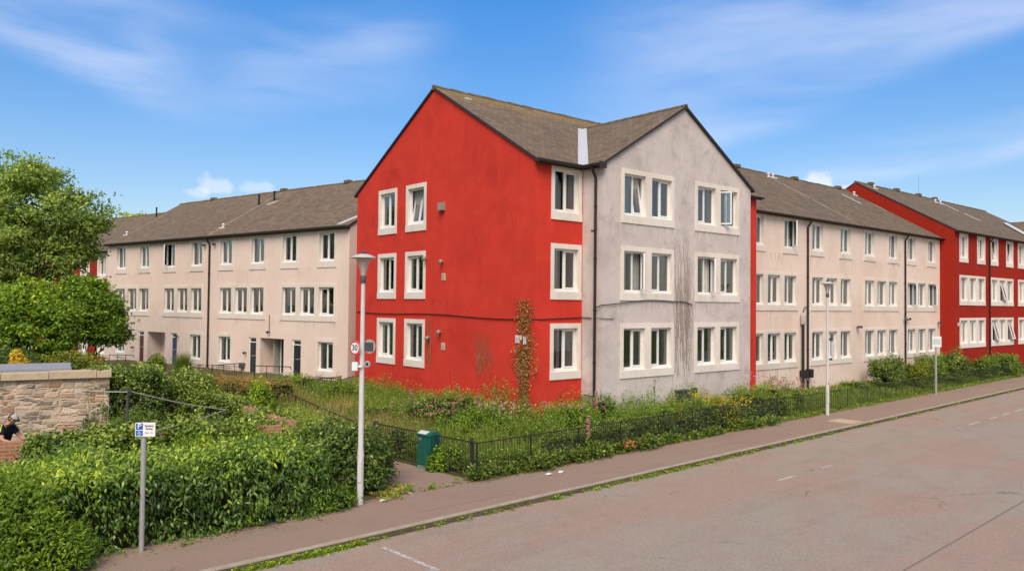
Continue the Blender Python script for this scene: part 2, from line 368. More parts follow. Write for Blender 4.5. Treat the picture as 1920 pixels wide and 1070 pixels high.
mb.face([ST(SA, -7.442, -.127), ST(SB, -7.442, -.127), ST(SB, -7.42, -.127), ST(SA, -7.42, -.127)], 1)
tag(mb.build('road', [ASPH, mat('road_seam', (.25, .21, .17), .95)]), kind='structure')
# kerb stones
mb = MB(); s = SA
while s < SB:
    L = rnd.choice((.9, .9, .91)); dz = rnd.uniform(-.006, .006); dt = rnd.uniform(-.006, .006)
    T = Matrix.Translation(ST(s, 0)) @ Matrix.Rotation(math.atan2(dK.y, dK.x), 4, 'Z')
    mb.box(0, L - .008, -.0 + dt, .14, -.2, .006 + dz, 0, T); mb.face([T @ Vector(q) for q in ((0, dt - .003, -.2), (L - .008, dt - .003, -.2), (L - .008, dt - .003, -.012), (0, dt - .003, -.012))], 1); s += L
tag(mb.build('kerb', [mat('kerb_stone', (.40, .335, .255), .92, .15, .4, 25, .16, 3, extra=lambda h, g, c: h.mix(h.mapr(h.noise(g, 2.2, 5, .7), .5, .7, 0, .45), c, (.26, .25, .10))), mat('kerb_grime', (.12, .105, .065), .95, .1, .4, 20, .35, 4)]), kind='structure')
mb = MB(); mb.face([ST(SA, .14, 0), ST(SB, .14, 0), ST(SB, 2.3, 0), ST(SA, 2.3, 0)])
tag(mb.build('pavement', PAVE), kind='structure')
# trench repairs and joints in the footway
mb = MB()
for (a, b, c, d) in ((18.8, 19.9, .22, 1.2),): mb.face([ST(a, c, .004), ST(b, c, .004), ST(b, d, .004), ST(a, d, .004)])
tag(mb.build('access_cover', mat('cover_stone', (.50, .38, .27), .9, .1, .2, 30, .12, 4)), 'pale buff rectangular cover set in the footway by the far lamp post', 'cover')
# far side of the street, behind the camera
mb = MB(); T = Matrix.Translation(ST(SA, -17.3)) @ Matrix.Rotation(math.atan2(dK.y, dK.x), 4, 'Z'); mb.box(0, SB - SA, 0, 2.3, -.13, 0, 0, T)
tag(mb.build('opposite_pavement', PAVE), kind='structure')

# garden and yard ground behind the footway
mb = MB(); ns, nt_ = 130, 60; s0, s1, t0, t1 = -40, 70, 2.3, 42
P = [[None] * (nt_ + 1) for _ in range(ns + 1)]
for i in range(ns + 1):
    for j in range(nt_ + 1):
        a = s0 + (s1 - s0) * i / ns; b = t0 + (t1 - t0) * (j / nt_) ** 1.3
        p = ST(a, b); z = float(land(p.x, p.y)) + (0 if j == 0 else .004 * math.sin(a * 3.1 + b * 2.3))
        P[i][j] = (p.x, p.y, z - (.03 if j == 0 else 0))
for i in range(ns):
    for j in range(nt_): mb.face([P[i][j], P[i + 1][j], P[i + 1][j + 1], P[i][j + 1]])
o = mb.build('garden_ground', mat('garden_soil', (.115, .105, .05), .95, .1, .6, 9, .35, 1.2), smooth=True); tag(o, kind='structure')

# side path between the hedge and the railing, climbing gently to the doors
mb = MB(); pw = []
for i in range(41):
    by = -5.6 + i * .5; a = fence_x(by) - .15; wdt = 1.75
    if by < -2.8: wdt += (-2.8 - by) * .35
    pw.append((a, a - wdt, by))
for i in range(40):
    q = []
    for (xa, xb, by), k in ((pw[i], 0), (pw[i], 1), (pw[i + 1], 1), (pw[i + 1], 0)):
        p = BK(xa if k == 0 else xb, by); t_ = (p - K0).dot(nK); q.append((p.x, p.y, .004 + float(sm(2.35, 3.6, t_)) * (float(max(land(p.x, p.y), land(*BK(xa - .4, by)[:2]))) + .022)))
    mb.face(q[::-1])
for i in range(5):   # apron that joins the path to the footway
    pass
tag(mb.build('path', PAVE, smooth=True), kind='structure')

# white paint
LINE = mat('worn_white_paint', (.58, .53, .50), .8, .2, var=.2, vscale=9, extra=lambda h, g, c: h.mix(h.mapr(h.noise(g, 14, 5, .75), .40, .60, 0, .92), c, (.30, .25, .20)))
def line(a, b, c, d, z=-.116):
    mb = MB(); mb.face([ST(a, c, z), ST(b, c, z), ST(b, d, z), ST(a, d, z)]); return mb
mk = MB()
for (a, b, c, d) in ((-2.82, -2.72, -2.02, -.45), (-3.6, -2.72, -2.12, -2.021), (21.8, 22.1, -2.58, -2.48), (23.0, 24.3, -2.58, -2.48), (25.6, 26.5, -2.58, -2.48), (27.4, 28.4, -2.58, -2.48), (29.2, 30.4, -2.58, -2.48), (31.2, 32.4, -2.58, -2.48), (8.1, 9.0, -2.55, -2.46), (10.6, 11.2, -2.55, -2.47)):
    mk.face([ST(a, c, -.116), ST(b, c, -.116), ST(b, d, -.116), ST(a, d, -.116)])
tag(mk.build('road_markings', LINE), kind='structure')

# ------------------------------------------------------------------ building kit
def wall(mb, org, d, L, z0, z1, ops=(), depth=.2, mi=0, mr=1, gable=None):
    """wall sheet with real openings and reveals. d is left-to-right seen from outside."""
    org = Vector((org[0], org[1], 0)); d = Vector((d[0], d[1], 0)); inn = Vector((-d.y, d.x, 0))
    P = lambda s, z, y=0: org + d * s + inn * y + Vector((0, 0, z))
    e = .002
    ops = [(a - e, b + e, c - e, f + e) for a, b, c, f in ops]
    xs = sorted({0, L} | {v for o in ops for v in o[:2]}); zs = sorted({z0, z1} | {v for o in ops for v in o[2:]})
    for i in range(len(xs) - 1):
        for j in range(len(zs) - 1):
            cx, cz = (xs[i] + xs[i + 1]) / 2, (zs[j] + zs[j + 1]) / 2
            if any(a < cx < b and c < cz < f for a, b, c, f in ops): continue
            q = [(xs[i], zs[j]), (xs[i + 1], zs[j]), (xs[i + 1], zs[j + 1]), (xs[i], zs[j + 1])]
            mb.face([P(*c) for c in q], mi, q)
    for a, b, c, f in ops:
        for q in (((a, c), (a, f)), ((a, f), (b, f)), ((b, f), (b, c)), ((b, c), (a, c))):
            mb.face([P(*q[0]), P(*q[1]), P(*q[1], depth), P(*q[0], depth)], mr)
    if gable: mb.face([P(0, z1), P(L, z1), P(gable[0], gable[1])], mi, [(0, z1), (L, z1), gable])
def WM(org, d, s, z):
    d = Vector((d[0], d[1], 0)); p = Vector((org[0], org[1], 0)) + d * s; p.z = z
    return Matrix.Translation(p) @ Matrix.Rotation(math.atan2(d.y, d.x), 4, 'Z')

WCACHE = {}
FR = .062
def win_mesh(kind, w_, h_):
    """returns (frame mesh, pane mesh); origin at the opening's lower middle on the wall face"""
    k = (kind, round(w_, 2), round(h_, 2))
    if k in WCACHE: return WCACHE[k]
    f = MB(); g = MB(); y0, y1 = .118, .19; hw = w_ / 2
    f.box(-hw, -hw + FR, y0, y1, .045, h_); f.box(hw - FR, hw, y0, y1, .045, h_)
    f.box(-hw + FR, hw - FR, y0, y1, h_ - FR, h_); f.box(-hw + FR, hw - FR, y0, y1, .045, .045 + FR)
    f.box(-.032, .032, y0 + .004, y1, .045 + FR, h_ - FR)
    f.box(-hw, hw, .035, .20, 0, .042)                             # projecting sill board
    zb, zt = .045 + FR, h_ - FR
    def sash(x0, x1, T=None, a=.052):
        yy0, yy1 = y0 - .012, y0 + .05
        f.box(x0, x0 + a, yy0, yy1, zb, zt, 0, T); f.box(x1 - a, x1, yy0, yy1, zb, zt, 0, T)
        f.box(x0 + a, x1 - a, yy0, yy1, zt - a, zt, 0, T); f.box(x0 + a, x1 - a, yy0, yy1, zb, zb + a, 0, T)
        q = [Vector((x0 + a, y0 + .02, zb + a)), Vector((x1 - a, y0 + .02, zb + a)), Vector((x1 - a, y0 + .02, zt - a)), Vector((x0 + a, y0 + .02, zt - a))]
        if T is not None: q = [T @ p for p in q]
        g.face(q)
    def fixed(x0, x1): g.face([(x0, y0 + .035, zb), (x1, y0 + .035, zb), (x1, y0 + .035, zt), (x0, y0 + .035, zt)])
    xl, xr = -hw + FR - .012, hw - FR + .012
    if kind == 'closed_left': sash(xl, -.02); fixed(.032, hw - FR)
    elif kind == 'closed_right': sash(.02, xr); fixed(-hw + FR, -.032)
    elif kind == 'tilt_right':                                        # leans in at its head
        T = Matrix.Translation((0, y0, zb)) @ Matrix.Rotation(R(-9), 4, 'X') @ Matrix.Translation((0, -y0, -zb)); sash(.035, hw - FR - .006, T); fixed(-hw + FR, -.032)
    elif kind == 'tilt_both':
        T = Matrix.Translation((0, y0 + .03, zb)) @ Matrix.Rotation(R(-9), 4, 'X') @ Matrix.Translation((0, -y0 + .0, -zb))
        f.v = []; f.f = []; f.m = []; f.uv = []
        f.box(-hw, -hw + FR, y0, y1, .045, h_); f.box(hw - FR, hw, y0, y1, .045, h_); f.box(-hw + FR, hw - FR, y0, y1, h_ - FR, h_); f.box(-hw + FR, hw - FR, y0, y1, .045, .045 + FR); f.box(-hw, hw, .035, .20, 0, .042)
        sash(-hw + FR + .006, -.004, T); sash(.004, hw - FR - .006, T)
    elif kind in ('open_left', 'open_right'):                         # side hung, swung out
        if kind == 'open_left': x0, x1 = xl, -.02; a = R(-52); hx = x0; fixed(.032, hw - FR)
        else: x0, x1 = .02, xr; a = R(52); hx = x1; fixed(-hw + FR, -.032)
        T = Matrix.Translation((hx, y0, 0)) @ Matrix.Rotation(a, 4, 'Z') @ Matrix.Translation((-hx, -y0, 0)); sash(x0, x1, T)
    elif kind == 'hang_out':                                          # top hung, pushed out at the foot
        T = Matrix.Translation((0, y0, zt)) @ Matrix.Rotation(R(-14), 4, 'X') @ Matrix.Translation((0, -y0, -zt)); sash(.02, xr, T); fixed(-hw + FR, -.032)
    r = (f.data('window', [WHITE]), g.data('pane', [GLASS])); WCACHE[k] = r; return r
CC = {}
def curtain_mesh(kind, w_, h_, m):
    k = (kind, round(w_, 2), round(h_, 2), m.name)
    if k in CC: return CC[k]
    c = MB(); hw = w_ / 2
    def drape(x0, x1, z0, z1, amp=.02, y=.29):
        n = max(4, int((x1 - x0) / .025))
        for i in range(n):
            xa, xb = x0 + (x1 - x0) * i / n, x0 + (x1 - x0) * (i + 1) / n
            ya, yb = y + amp * math.sin(xa * 70 + z0), y + amp * math.sin(xb * 70 + z0)
            c.face([(xa, ya, z0), (xb, yb, z0), (xb, yb, z1), (xa, ya, z1)])
    if kind == 'sides': drape(-hw, -hw + .22 * w_ + .04, 0, h_); drape(hw - .2 * w_, hw, 0, h_)
    elif kind == 'left': drape(-hw, -hw + .42 * w_, 0, h_)
    elif kind == 'right': drape(.05 * w_, hw, 0, h_)
    elif kind == 'full': drape(-hw, hw, 0, h_, .012)
    elif kind == 'half': drape(-hw, hw, .45 * h_, h_, .004)
    elif kind == 'low': drape(-hw, hw, 0, .35 * h_, .01)
    elif kind == 'blind':
        for i in range(int(h_ / .05)):
            z = .02 + i * .05; c.face([(-hw, .27, z), (hw, .27, z), (hw, .30, z + .043), (-hw, .30, z + .043)])
    r = c.data('curtain', [m]); CC[k] = r; return r
def put_window(parent, org, d, s, z, w_, h_, kind='closed_left', cur=None, cm=CURT, label=None):
    a, b = win_mesh(kind, w_, h_); Mx = WM(org, d, s, z)
    o = link('window', a, parent, Mx)
    if label: o['label'] = label
    link('pane', b, o)
    if cur: link('curtain', curtain_mesh(cur, w_, h_, cm), o)
    return o
def surround(parent, org, d, frame, ops, m=SURR, name='window_surround'):
    """painted band round one window or a run of windows, lining the reveals"""
    a, b, z0, z1 = frame; mb = MB(); yf, yb = -.025, .20
    oz0, oz1 = ops[0][2], ops[0][3]; ops = sorted(ops)
    mb.box(a, ops[0][0], yf, yb, oz0, oz1); mb.box(ops[-1][1], b, yf, yb, oz0, oz1)
    for p, q in zip(ops, ops[1:]): mb.box(p[1], q[0], yf - .003, yb, oz0, oz1)
    mb.box(a, b, yf, yb, oz1, z1)
    mb.box(a - .005, b + .005, yf - .012, yb, z0 + .0, oz0)
    M_ = WM(org, d, 0, 0)
    o = link(name, mb.data(name, [m]), parent, M_); return o
def pick(r=rnd):
    k = r.random()
    kind = 'closed_left' if k < .5 else 'closed_right'
    c = r.random(); cm = r.choice((CURT, CURT2, CURT2))
    cur = 'sides' if c < .34 else 'full' if c < .46 else 'right' if c < .56 else 'left' if c < .64 else 'half' if c < .72 else 'low' if c < .78 else 'sides' if c < .90 else None
    return kind, cur, cm

def roof_slab(mb, pts, th=.085, uvs=None):
    """pts: 4 top points, anticlockwise seen from above, first two on the eave"""
    P_ = [Vector(p) for p in pts]; n = (P_[1] - P_[0]).cross(P_[-1] - P_[0]).normalized(); Q = [p - n * th for p in P_]
    e = (P_[1] - P_[0]).normalized(); up = n.cross(e)
    uv = [((p - P_[0]).dot(e), (p - P_[0]).dot(up)) for p in P_]
    mb.face(P_, 0, uv); mb.face(Q[::-1], 1)
    k = len(P_)
    for i in range(k): mb.face([P_[i], Q[i], Q[(i + 1) % k], P_[(i + 1) % k]], 1)
def gable_roof(parent, x0, x1, yf, yr, yb, ze, zr, ov=.22, og=.07, m=None, ridge=True, lift=0):
    """ridge along x; returns slope"""
    m = m or ROOF; sl = (zr - ze) / (yr - yf); mb = MB(); t = .02 + lift
    zf = ze - ov * sl + t; zb = zr - (yb + ov - yr) * sl + t
    roof_slab(mb, [(x0 - og, yf - ov, zf), (x1 + og, yf - ov, zf), (x1 + og, yr, zr + t), (x0 - og, yr, zr + t)])
    roof_slab(mb, [(x1 + og, yb + ov, zb), (x0 - og, yb + ov, zb), (x0 - og, yr, zr + t), (x1 + og, yr, zr + t)])
    o = mb.build('roof', [m, GUT], parent)
    if ridge:
        r = MB(); x = x0 - og
        while x < x1 + og - .05:
            L = min(.44, x1 + og - x); h = .07 + rnd.uniform(-.01, .012)
            r.tube([(x, yr, zr + t - .03), (x + L, yr, zr + t - .03 + rnd.uniform(-.008, .008))], [h + .03, h + .02], 8); x += .43
        r.build('ridge_tiles', RIDGE, o)
    return o
def gutter(parent, a, b, r=.075):
    g = MB(); a, b = Vector(a), Vector(b); d = (b - a).normalized(); side = Vector((-d.y, d.x, 0)); n = 7
    for i in range(n):
        t0, t1 = math.pi * i / n, math.pi * (i + 1) / n
        o0 = side * math.cos(t0) * r - Vector((0, 0, math.sin(t0) * r)); o1 = side * math.cos(t1) * r - Vector((0, 0, math.sin(t1) * r))
        g.face([a + o0, b + o0, b + o1, a + o1])
    f = side * r * .9 + Vector((0, 0, .02))
    g.face([a + f, b + f, b + f - Vector((0, 0, .14)), a + f - Vector((0, 0, .14))])
    return g.build('gutter', GUT, parent)
def downpipe(parent, x, y, z0, z1, r=.045, out=(0, -.2)):
    p = MB(); p.tube([(x + out[0], y + out[1], z1), (x + out[0], y + out[1], z1 - .12), (x, y, z1 - .42), (x, y, z0)], r, 8)
    z = z0 + .3
    while z < z1 - .5: p.tube([(x, y, z), (x, y, z + .06)], r + .012, 8); z += 1.8
    return p.build('downpipe', PIPE, parent)
def rooms(parent, x0, x1, y0, y1, zs):
    """floors and partitions behind the windows"""
    mb = MB()
    for z in zs: mb.box(x0 + .3, x1 - .3, y0 + .32, y1, z, z + .2)
    mb.box(x0 + .3, x1 - .3, y1 + .001, y1 + .1, zs[0], zs[-1] + .2)
    x = x0 + 4.5
    while x < x1 - 2:
        for a, b in zip(zs, zs[1:]): mb.box(x, x + .1, y0 + .34, y1 - .001, a + .201, b - .001)
        x += 4.5
    return mb.build('room_walls', ROOM, parent)
def vent_pipe(parent, x, y, z, h=.45, r=.06, m=None):
    p = MB(); p.tube([(x, y, z - .1), (x, y, z + h)], r, 8); p.tube([(x, y, z + h), (x, y, z + h + .06)], r * 1.35, 8)
    return p.build('vent_pipe', m or PIPE, parent)
def roof_cowl(parent, x, y, z, m=None):
    p = MB(); p.tube([(x, y, z - .1), (x, y, z + .16)], .07, 8); p.tube([(x, y, z + .17), (x, y, z + .26)], [.12, .03], 8); p.box(x - .22, x + .22, y - .16, y + .02, z - .06, z + .015)
    return p.build('roof_vent', m or LEAD, parent)
# ------------------------------------------------------------------ the buildings
Zr = Matrix.Rotation
def block(name, loc, rot, label, cat='apartment block'): return empty(name, (loc[0], loc[1], 0), rot, label, cat)

# --- red gabled corner block
rb = block('apartment_block', C0, ROT, 'bright red rendered corner block with a tall plain gable and a dead vine')
mb = MB(); wh, ww, F = 1.49, 1.17, 9.27
ST3 = [F - 2.75 * i for i in range(3)]
opsA = [(c - .585, c + .585, f - .17 - wh, f - .17) for c in (2.64, 4.83) for f in ST3]
opsC = [(1.455 - .585, 1.455 + .585, f - .17 - wh, f - .17) for f in ST3]
wall(mb, (0, 12.1), (0, -1), 12.1, -.1, 9.38, opsA, gable=(6.05, 12.98))
wall(mb, (0, 0), (1, 0), 2.25, -.1, 9.38, opsC)
wall(mb, (11.25, 0), (1, 0), 2.0, -.1, 9.38)
wall(mb, (13.25, 0), (0, 1), 12.1, -.1, 9.38, gable=(6.05, 12.98))
wall(mb, (13.25, 12.1), (-1, 0), 13.25, -.1, 9.38)
mb.build('wall', [RED, REV], rb)
stA = {(2.64, 0): ('closed_left', 'sides', CURT2), (4.83, 0): ('tilt_both', 'full', CURT2), (2.64, 1): ('closed_right', 'right', CURT2), (4.83, 1): ('closed_left', 'sides', CURT2), (2.64, 2): ('closed_left', 'left', CURT2), (4.83, 2): ('closed_right', 'sides', CURT2)}
for c in (2.64, 4.83):
    for i, f in enumerate(ST3):
        o = (c - .585, c + .585, f - .17 - wh, f - .17); surround(rb, (0, 12.1), (0, -1), (c - .74, c + .74, f - 1.93, f), [o])
        k = stA[(c, i)]; put_window(rb, (0, 12.1), (0, -1), c, o[2], ww, wh, *k)
for i, f in enumerate(ST3):
    o = (.87, 2.04, f - .17 - wh, f - .17); surround(rb, (0, 0), (1, 0), (.715, 2.195, f - 1.93, f), [o])
    put_window(rb, (0, 0), (1, 0), 1.455, o[2], ww, wh, 'closed_right', ('sides', 'left', 'half')[i], (CURT2, CURT2, CURT)[i])
rooms(rb, 0, 13.25, 0, 3.4, [.9, 3.9, 6.65, 9.3])
m2 = MB(); m2.box(3.0, 3.1, 3.5, 12, .9, 9.3)
for z in (3.9, 6.65): m2.box(.32, 2.99, 3.6, 11.8, z, z + .2)
m2.build('room_walls', ROOM, rb)
rf = gable_roof(rb, 0, 13.25, 0, 6.05, 12.1, 9.38, 12.98)
v = MB(); w_ = .26; zz = lambda t: 9.38 + .595 * t + .062
a, b = -.17, 4.42
v.face([(2.25 + a - w_, a, zz(a)), (2.25 + a, a, zz(a)), (2.25 + b, b, zz(b)), (2.25 + b - w_, b, zz(b))])
v.face([(2.25 + a, a, zz(a)), (2.25 + a, a - w_, zz(a)), (2.25 + b, b - w_, zz(b)), (2.25 + b, b, zz(b))])
v.build('valley_flashing', LEAD, rf)
gutter(rb, (-.12, -.27, 9.26), (2.02, -.27, 9.26)); gutter(rb, (11.4, -.27, 9.26), (13.4, -.27, 9.26))
v = MB(); v.box(-.1, 2.1, -.2, -.01, 9.2, 9.24); v.box(-.1, 2.1, -.2, -.17, 9.24, 9.33); v.build('soffit', GUT, rb)
s_ = MB(); s_.box(.95, 1.25, 5.25, 5.75, 12.53, 12.6); s_.build('roof_vent', LEAD, rf)
# lamps, grilles and the cable on the gable
def wl(s, z, y=0): return WM((0, 12.1), (0, -1), s, z) @ Matrix.Translation((0, y, 0))
for s, z, big in ((12.1 - 5.37, 8.18, 1), (12.1 - 5.32, 6.03, 0), (12.1 - 5.41, 3.31, 0), (12.1 - 6.46, 6.19, 0), (12.1 - .02 - 6.15, 3.05, 0)):
    m_ = MB()
    if big: m_.box(-.15, .15, -.16, 0, -.16, .14); m_.box(-.12, .12, -.165, -.16, -.13, .10, 1)
    else:
        m_.tube([(0, 0, 0), (0, -.10, .03)], .035, 8); m_.tube([(0, -.08, .05), (.02, -.20, -.04)], [.05, .085], 10); m_.tube([(.02, -.20, -.04), (.022, -.215, -.05)], [.07, .05], 8, 1)
    o = link('wall_light', m_.data('wall_light', [mat('light_housing', (.30, .27, .22) if big else (.42, .40, .38), .6, .4), mat('light_glass', (.30, .32, .25) if big else (.05, .05, .05), .3, .5)]), rb, wl(s, z))
for s, z in ((12.1 - 5.27, 5.44), (12.1 - 5.25, 2.76)):
    m_ = MB(); m_.box(-.12, .12, -.02, .0, -.14, .14)
    for i in range(5): m_.box(-.10, .10, -.032, -.02, -.11 + i * .05, -.085 + i * .05)
    link('wall_vent', m_.data('wall_vent', [mat('vent_plastic', (.55, .50, .40), .7)]), rb, wl(s, z))
m_ = MB(); pts = []
for i in range(41):
    s = .14 + i * (12.1 - .14) / 40; pts.append(wl(s, 4.01 - .10 * i / 40 - .035 * math.sin(i / 40 * math.pi * 3), -.03).translation)
pts += [Vector((0, -.03, 3.90)) + Vector((i * .28, 0, .009 * i)) for i in range(1, 8)] + [Vector((2.22, -.04, 3.97)), Vector((2.21, -.5, 3.96))]
m_.tube(pts, .017, 5); m_.build('cable', PIPE, rb)
# house number plate, half hidden by the vine
m_ = MB(); m_.box(-.31, -.09, -.03, -.005, -.13, .13); m_.box(.10, .27, -.03, -.005, -.16, .11); m_.box(-.27, -.22, -.034, -.03, -.09, .07, 1); m_.box(-.06, .03, -.03, -.005, -.02, .13)
link('name_plate', m_.data('name_plate', [mat('plate_white', (.78, .76, .74), .4, .4), mat('plate_grey', (.35, .36, .40), .5)]), rb, wl(12.1 - .64, 3.22))

# --- lilac-grey gabled block
lb = block('apartment_block', BK(2.25, -.99), ROT, 'lilac grey rendered block with a pointed gable and twelve paired windows')
mb = MB(); ops = []; grp = []
for c in (1.66, 5.93):
    for f in ST3:
        q = [(c - .585, c + .585, f - .17 - wh, f - .17), (c + .915, c + 2.085, f - .17 - wh, f - .17)]; ops += q; grp.append(((c - .74, c + 2.22, f - 1.93, f), q))
wall(mb, (0, 0), (1, 0), 9, -.1, 9.38, ops, gable=(4.5, 12.06))
wall(mb, (0, .99), (0, -1), .99, -.1, 9.38); wall(mb, (9, 0), (0, 1), 1.0, -.1, 9.38)
mb.build('wall', [LILAC, REV], lb)
for fr_, q in grp: surround(lb, (0, 0), (1, 0), fr_, q)
kinds = {(0, 0): ('tilt_right', 'full', CURT), (1, 0): ('closed_right', 'right', CURT2), (2, 0): ('closed_left', 'sides', CURT), (3, 0): ('open_left', 'sides', CURT),
         (0, 1): ('open_right', 'right', CURT2), (1, 1): ('closed_left', 'sides', CURT2), (2, 1): ('open_right', 'right', CURT), (3, 1): ('closed_left', 'left', CURT2),
         (0, 2): ('closed_right', 'right', CURT2), (1, 2): ('closed_left', 'sides', CURT2), (2, 2): ('closed_left', 'low', CURT2), (3, 2): ('closed_left', 'sides', CURT2)}
cs = (1.66, 3.16, 5.93, 7.43)
for (i, j), k in kinds.items(): put_window(lb, (0, 0), (1, 0), cs[i], ST3[j] - .17 - wh, ww, wh, *k)
rooms(lb, 0, 9, 0, 3.4, [.9, 3.9, 6.65, 9.3])
mb = MB(); sl = .595; ze = 9.38; t = .02; f_ = lambda x: ze + sl * x + t
roof_slab(mb, [(-.2, .79, f_(-.2)), (-.2, -.1, f_(-.2)), (4.5, -.1, f_(4.5)), (4.5, 5.5, f_(4.5))])
roof_slab(mb, [(9.2, -.1, f_(-.2)), (9.2, .79, f_(-.2)), (4.5, 5.5, f_(4.5)), (4.5, -.1, f_(4.5))])
lrf = mb.build('roof', [ROOF, GUT], lb)
r = MB(); y = -.1
while y < 5.3: r.tube([(4.5, y, f_(4.5) - .03), (4.5, y + .44, f_(4.5) - .03)], [.10, .09], 8); y += .43
r.build('ridge_tiles', RIDGE, lrf)
gutter(lb, (-.27, .72, 9.26), (-.27, -.14, 9.26))
m_ = MB(); m_.box(-.2, -.01, -.11, .7, 9.2, 9.24); m_.box(-.2, -.17, -.11, .7, 9.24, 9.33); m_.box(-.33, -.0, -.16, -.11, 9.12, 9.34); m_.build('soffit', GUT, lb)
downpipe(lb, -.07, .30, .3, 9.25, .05, (-.18, 0))
m_ = MB(); m_.tube([(-.06, .35, 1.25), (-.06, .8, 1.27)], .02, 6); m_.tube([(-.02, .3, 7.0), (-.02, .55, 7.02)], .02, 6); m_.build('overflow_pipe', PIPE, lb)
m_ = MB(); pts = [Vector((-.09, .3, 4.30)), Vector((-.05, -.03, 4.42))]
for i in range(21):
    u = i / 20; pts.append(Vector((.1 + 4.9 * u, -.045, 4.42 + .17 * math.sin(min(u * 3.2, 1.57)) - .02 * math.sin(u * 9) - (.12 * max(0, u - .9) * 10))))
m_.tube(pts, .017, 5); m_.build('cable', PIPE, lb)
m_ = MB(); m_.tube([(-.12, .3, 3.96), (.0, -.03, 3.95), (.55, -.03, 3.93)], .012, 5); m_.build('cable', PIPE, lb)
m_ = MB(); m_.box(4.0, 4.55, -.32, -.0, .55, 1.22); m_.box(3.97, 4.58, -.35, .0, 1.22, 1.26); m_.tube([(4.55, -.1, 1.13), (5.0, -.1, 1.18)], .03, 6); m_.box(4.98, 5.18, -.16, -.0, 1.05, 1.28)
m_.build('meter_box', DGREY, lb)

# --- cream terrace to the right
cr = block('terraced_block', BK(13.25, .68), ROT, 'cream three storey terrace with windows in threes, right of the lilac gable', 'terrace')
mb = MB(); FR3 = [8.80 - 2.75 * i for i in range(3)]; U = 13.68; rh, rw = 1.42, 1.10
gl = [14.1, 19.6, 25.25, 30.6]; ops = []; grp = []
for gi, g0 in enumerate(gl):
    c = [g0 - U + .69 + 1.45 * i for i in range(3)]
    for i in (0, 2): o = [(c[i] - .55, c[i] + .55, 8.80 - .12 - rh, 8.80 - .12)]; ops += o; grp.append(((c[i] - .69, c[i] + .69, 7.0, 8.80), o, gi, 0, (i,)))
    for j in (1, 2):
        f = FR3[j]; o = [(x - .55, x + .55, f - .12 - rh, f - .12) for x in c]; ops += o; grp.append(((c[0] - .69, c[2] + .69, f - 1.8, f), o, gi, j, (0, 1, 2)))
wall(mb, (0, 0), (1, 0), 21.77, -.1, 8.95, ops)
wall(mb, (21.77, 0), (0, 1), 12, -.1, 8.95, gable=(6, 12.49)); wall(mb, (21.77, 12), (-1, 0), 21.77, -.1, 8.95); wall(mb, (0, 12), (0, -1), 12, -.1, 8.95, gable=(6, 12.49))
mb.build('wall', [CREAM, REV], cr)
rr = random.Random(5)
for fr_, o, gi, j, idx in grp:
    surround(cr, (0, 0), (1, 0), fr_, o, SURR2)
    for k, q in zip(idx, o):
        kd, cu, cm = pick(rr)
        if (gi, j, k) == (0, 0, 2): kd = 'open_right'
        if (gi, j, k) in ((3, 1, 0), (3, 1, 2)): kd, cu = 'open_right', 'right'
        if (gi, j, k) in ((3, 0, 2), (3, 2, 2), (3, 2, 1)): cu, cm = 'full', CURT
        if (gi, j, k) == (2, 2, 0): kd, cu, cm = 'closed_left', 'blind', BLIND
        if (gi, j, k) == (1, 2, 1): cu, cm = 'low', CURT
        if gi == 0 and j == 2: cu, cm = ('low' if k else 'right'), CURT2
        put_window(cr, (0, 0), (1, 0), (q[0] + q[1]) / 2, q[2], rw, rh, kd, cu, cm)
rooms(cr, 0, 21.77, 0, 3.4, [.8, 3.5, 6.25, 8.9])
crf = gable_roof(cr, 0, 21.77, 0, 6, 12, 8.95, 12.49, m=ROOF_B, og=0)
gutter(cr, (0, -.27, 8.83), (21.85, -.27, 8.83))
m_ = MB(); m_.box(0, 21.8, -.2, -.01, 8.74, 8.78); m_.build('soffit', GUT, cr)
for x in (19.24 - U, 30.33 - U): downpipe(cr, x, -.07, .2, 8.82, .05)
PL = mat('mortar_strip', (.36, .31, .26), .95, .1, .2, 20, .3, 3)
def strip(parent, x0, y0, x1, y1, ze, sl, wd=.12, m=PL, name='mortar_line', up=.0):
    z = lambda y: ze + sl * y + .026 + up; q = MB()
    q.box(-wd / 2, wd / 2, 0, 1, 0, .012) ; q = MB()
    P_ = [Vector((x0 - wd / 2, y0, z(y0))), Vector((x0 + wd / 2, y0, z(y0))), Vector((x1 + wd / 2, y1, z(y1))), Vector((x1 - wd / 2, y1, z(y1)))]
    up_ = Vector((0, 0, .03)); q.face([p + up_ for p in P_]); q.face([P_[0], P_[1], P_[1] + up_, P_[0] + up_]); q.face([P_[3], P_[0], P_[0] + up_, P_[3] + up_]); q.face([P_[1], P_[2], P_[2] + up_, P_[1] + up_])
    return q.build(name, m, parent)
strip(crf, 10.9, .3, 10.9, 5.3, 8.95, .59, .10)
strip(crf, 18.75, 3.6, 18.75, 4.85, 8.95, .59, .16, LEAD, 'lead_strip')
strip(crf, 21.3, 3.1, 21.3, 4.2, 8.95, .59, .14, PL, 'mortar_line')
for x, y in ((10.95, 5.45), (11.45, 5.45), (21.3, 5.3)): roof_cowl(crf, x, y, 8.95 + .59 * y, mat('white_cowl', (.72, .70, .68), .6))
for x in (3.0, 8.2, 14.6, 20.2): m_ = MB(); m_.box(x, x + .5, 5.85, 6.15, 12.5, 12.68); m_.build('ridge_vent', RIDGE, crf)
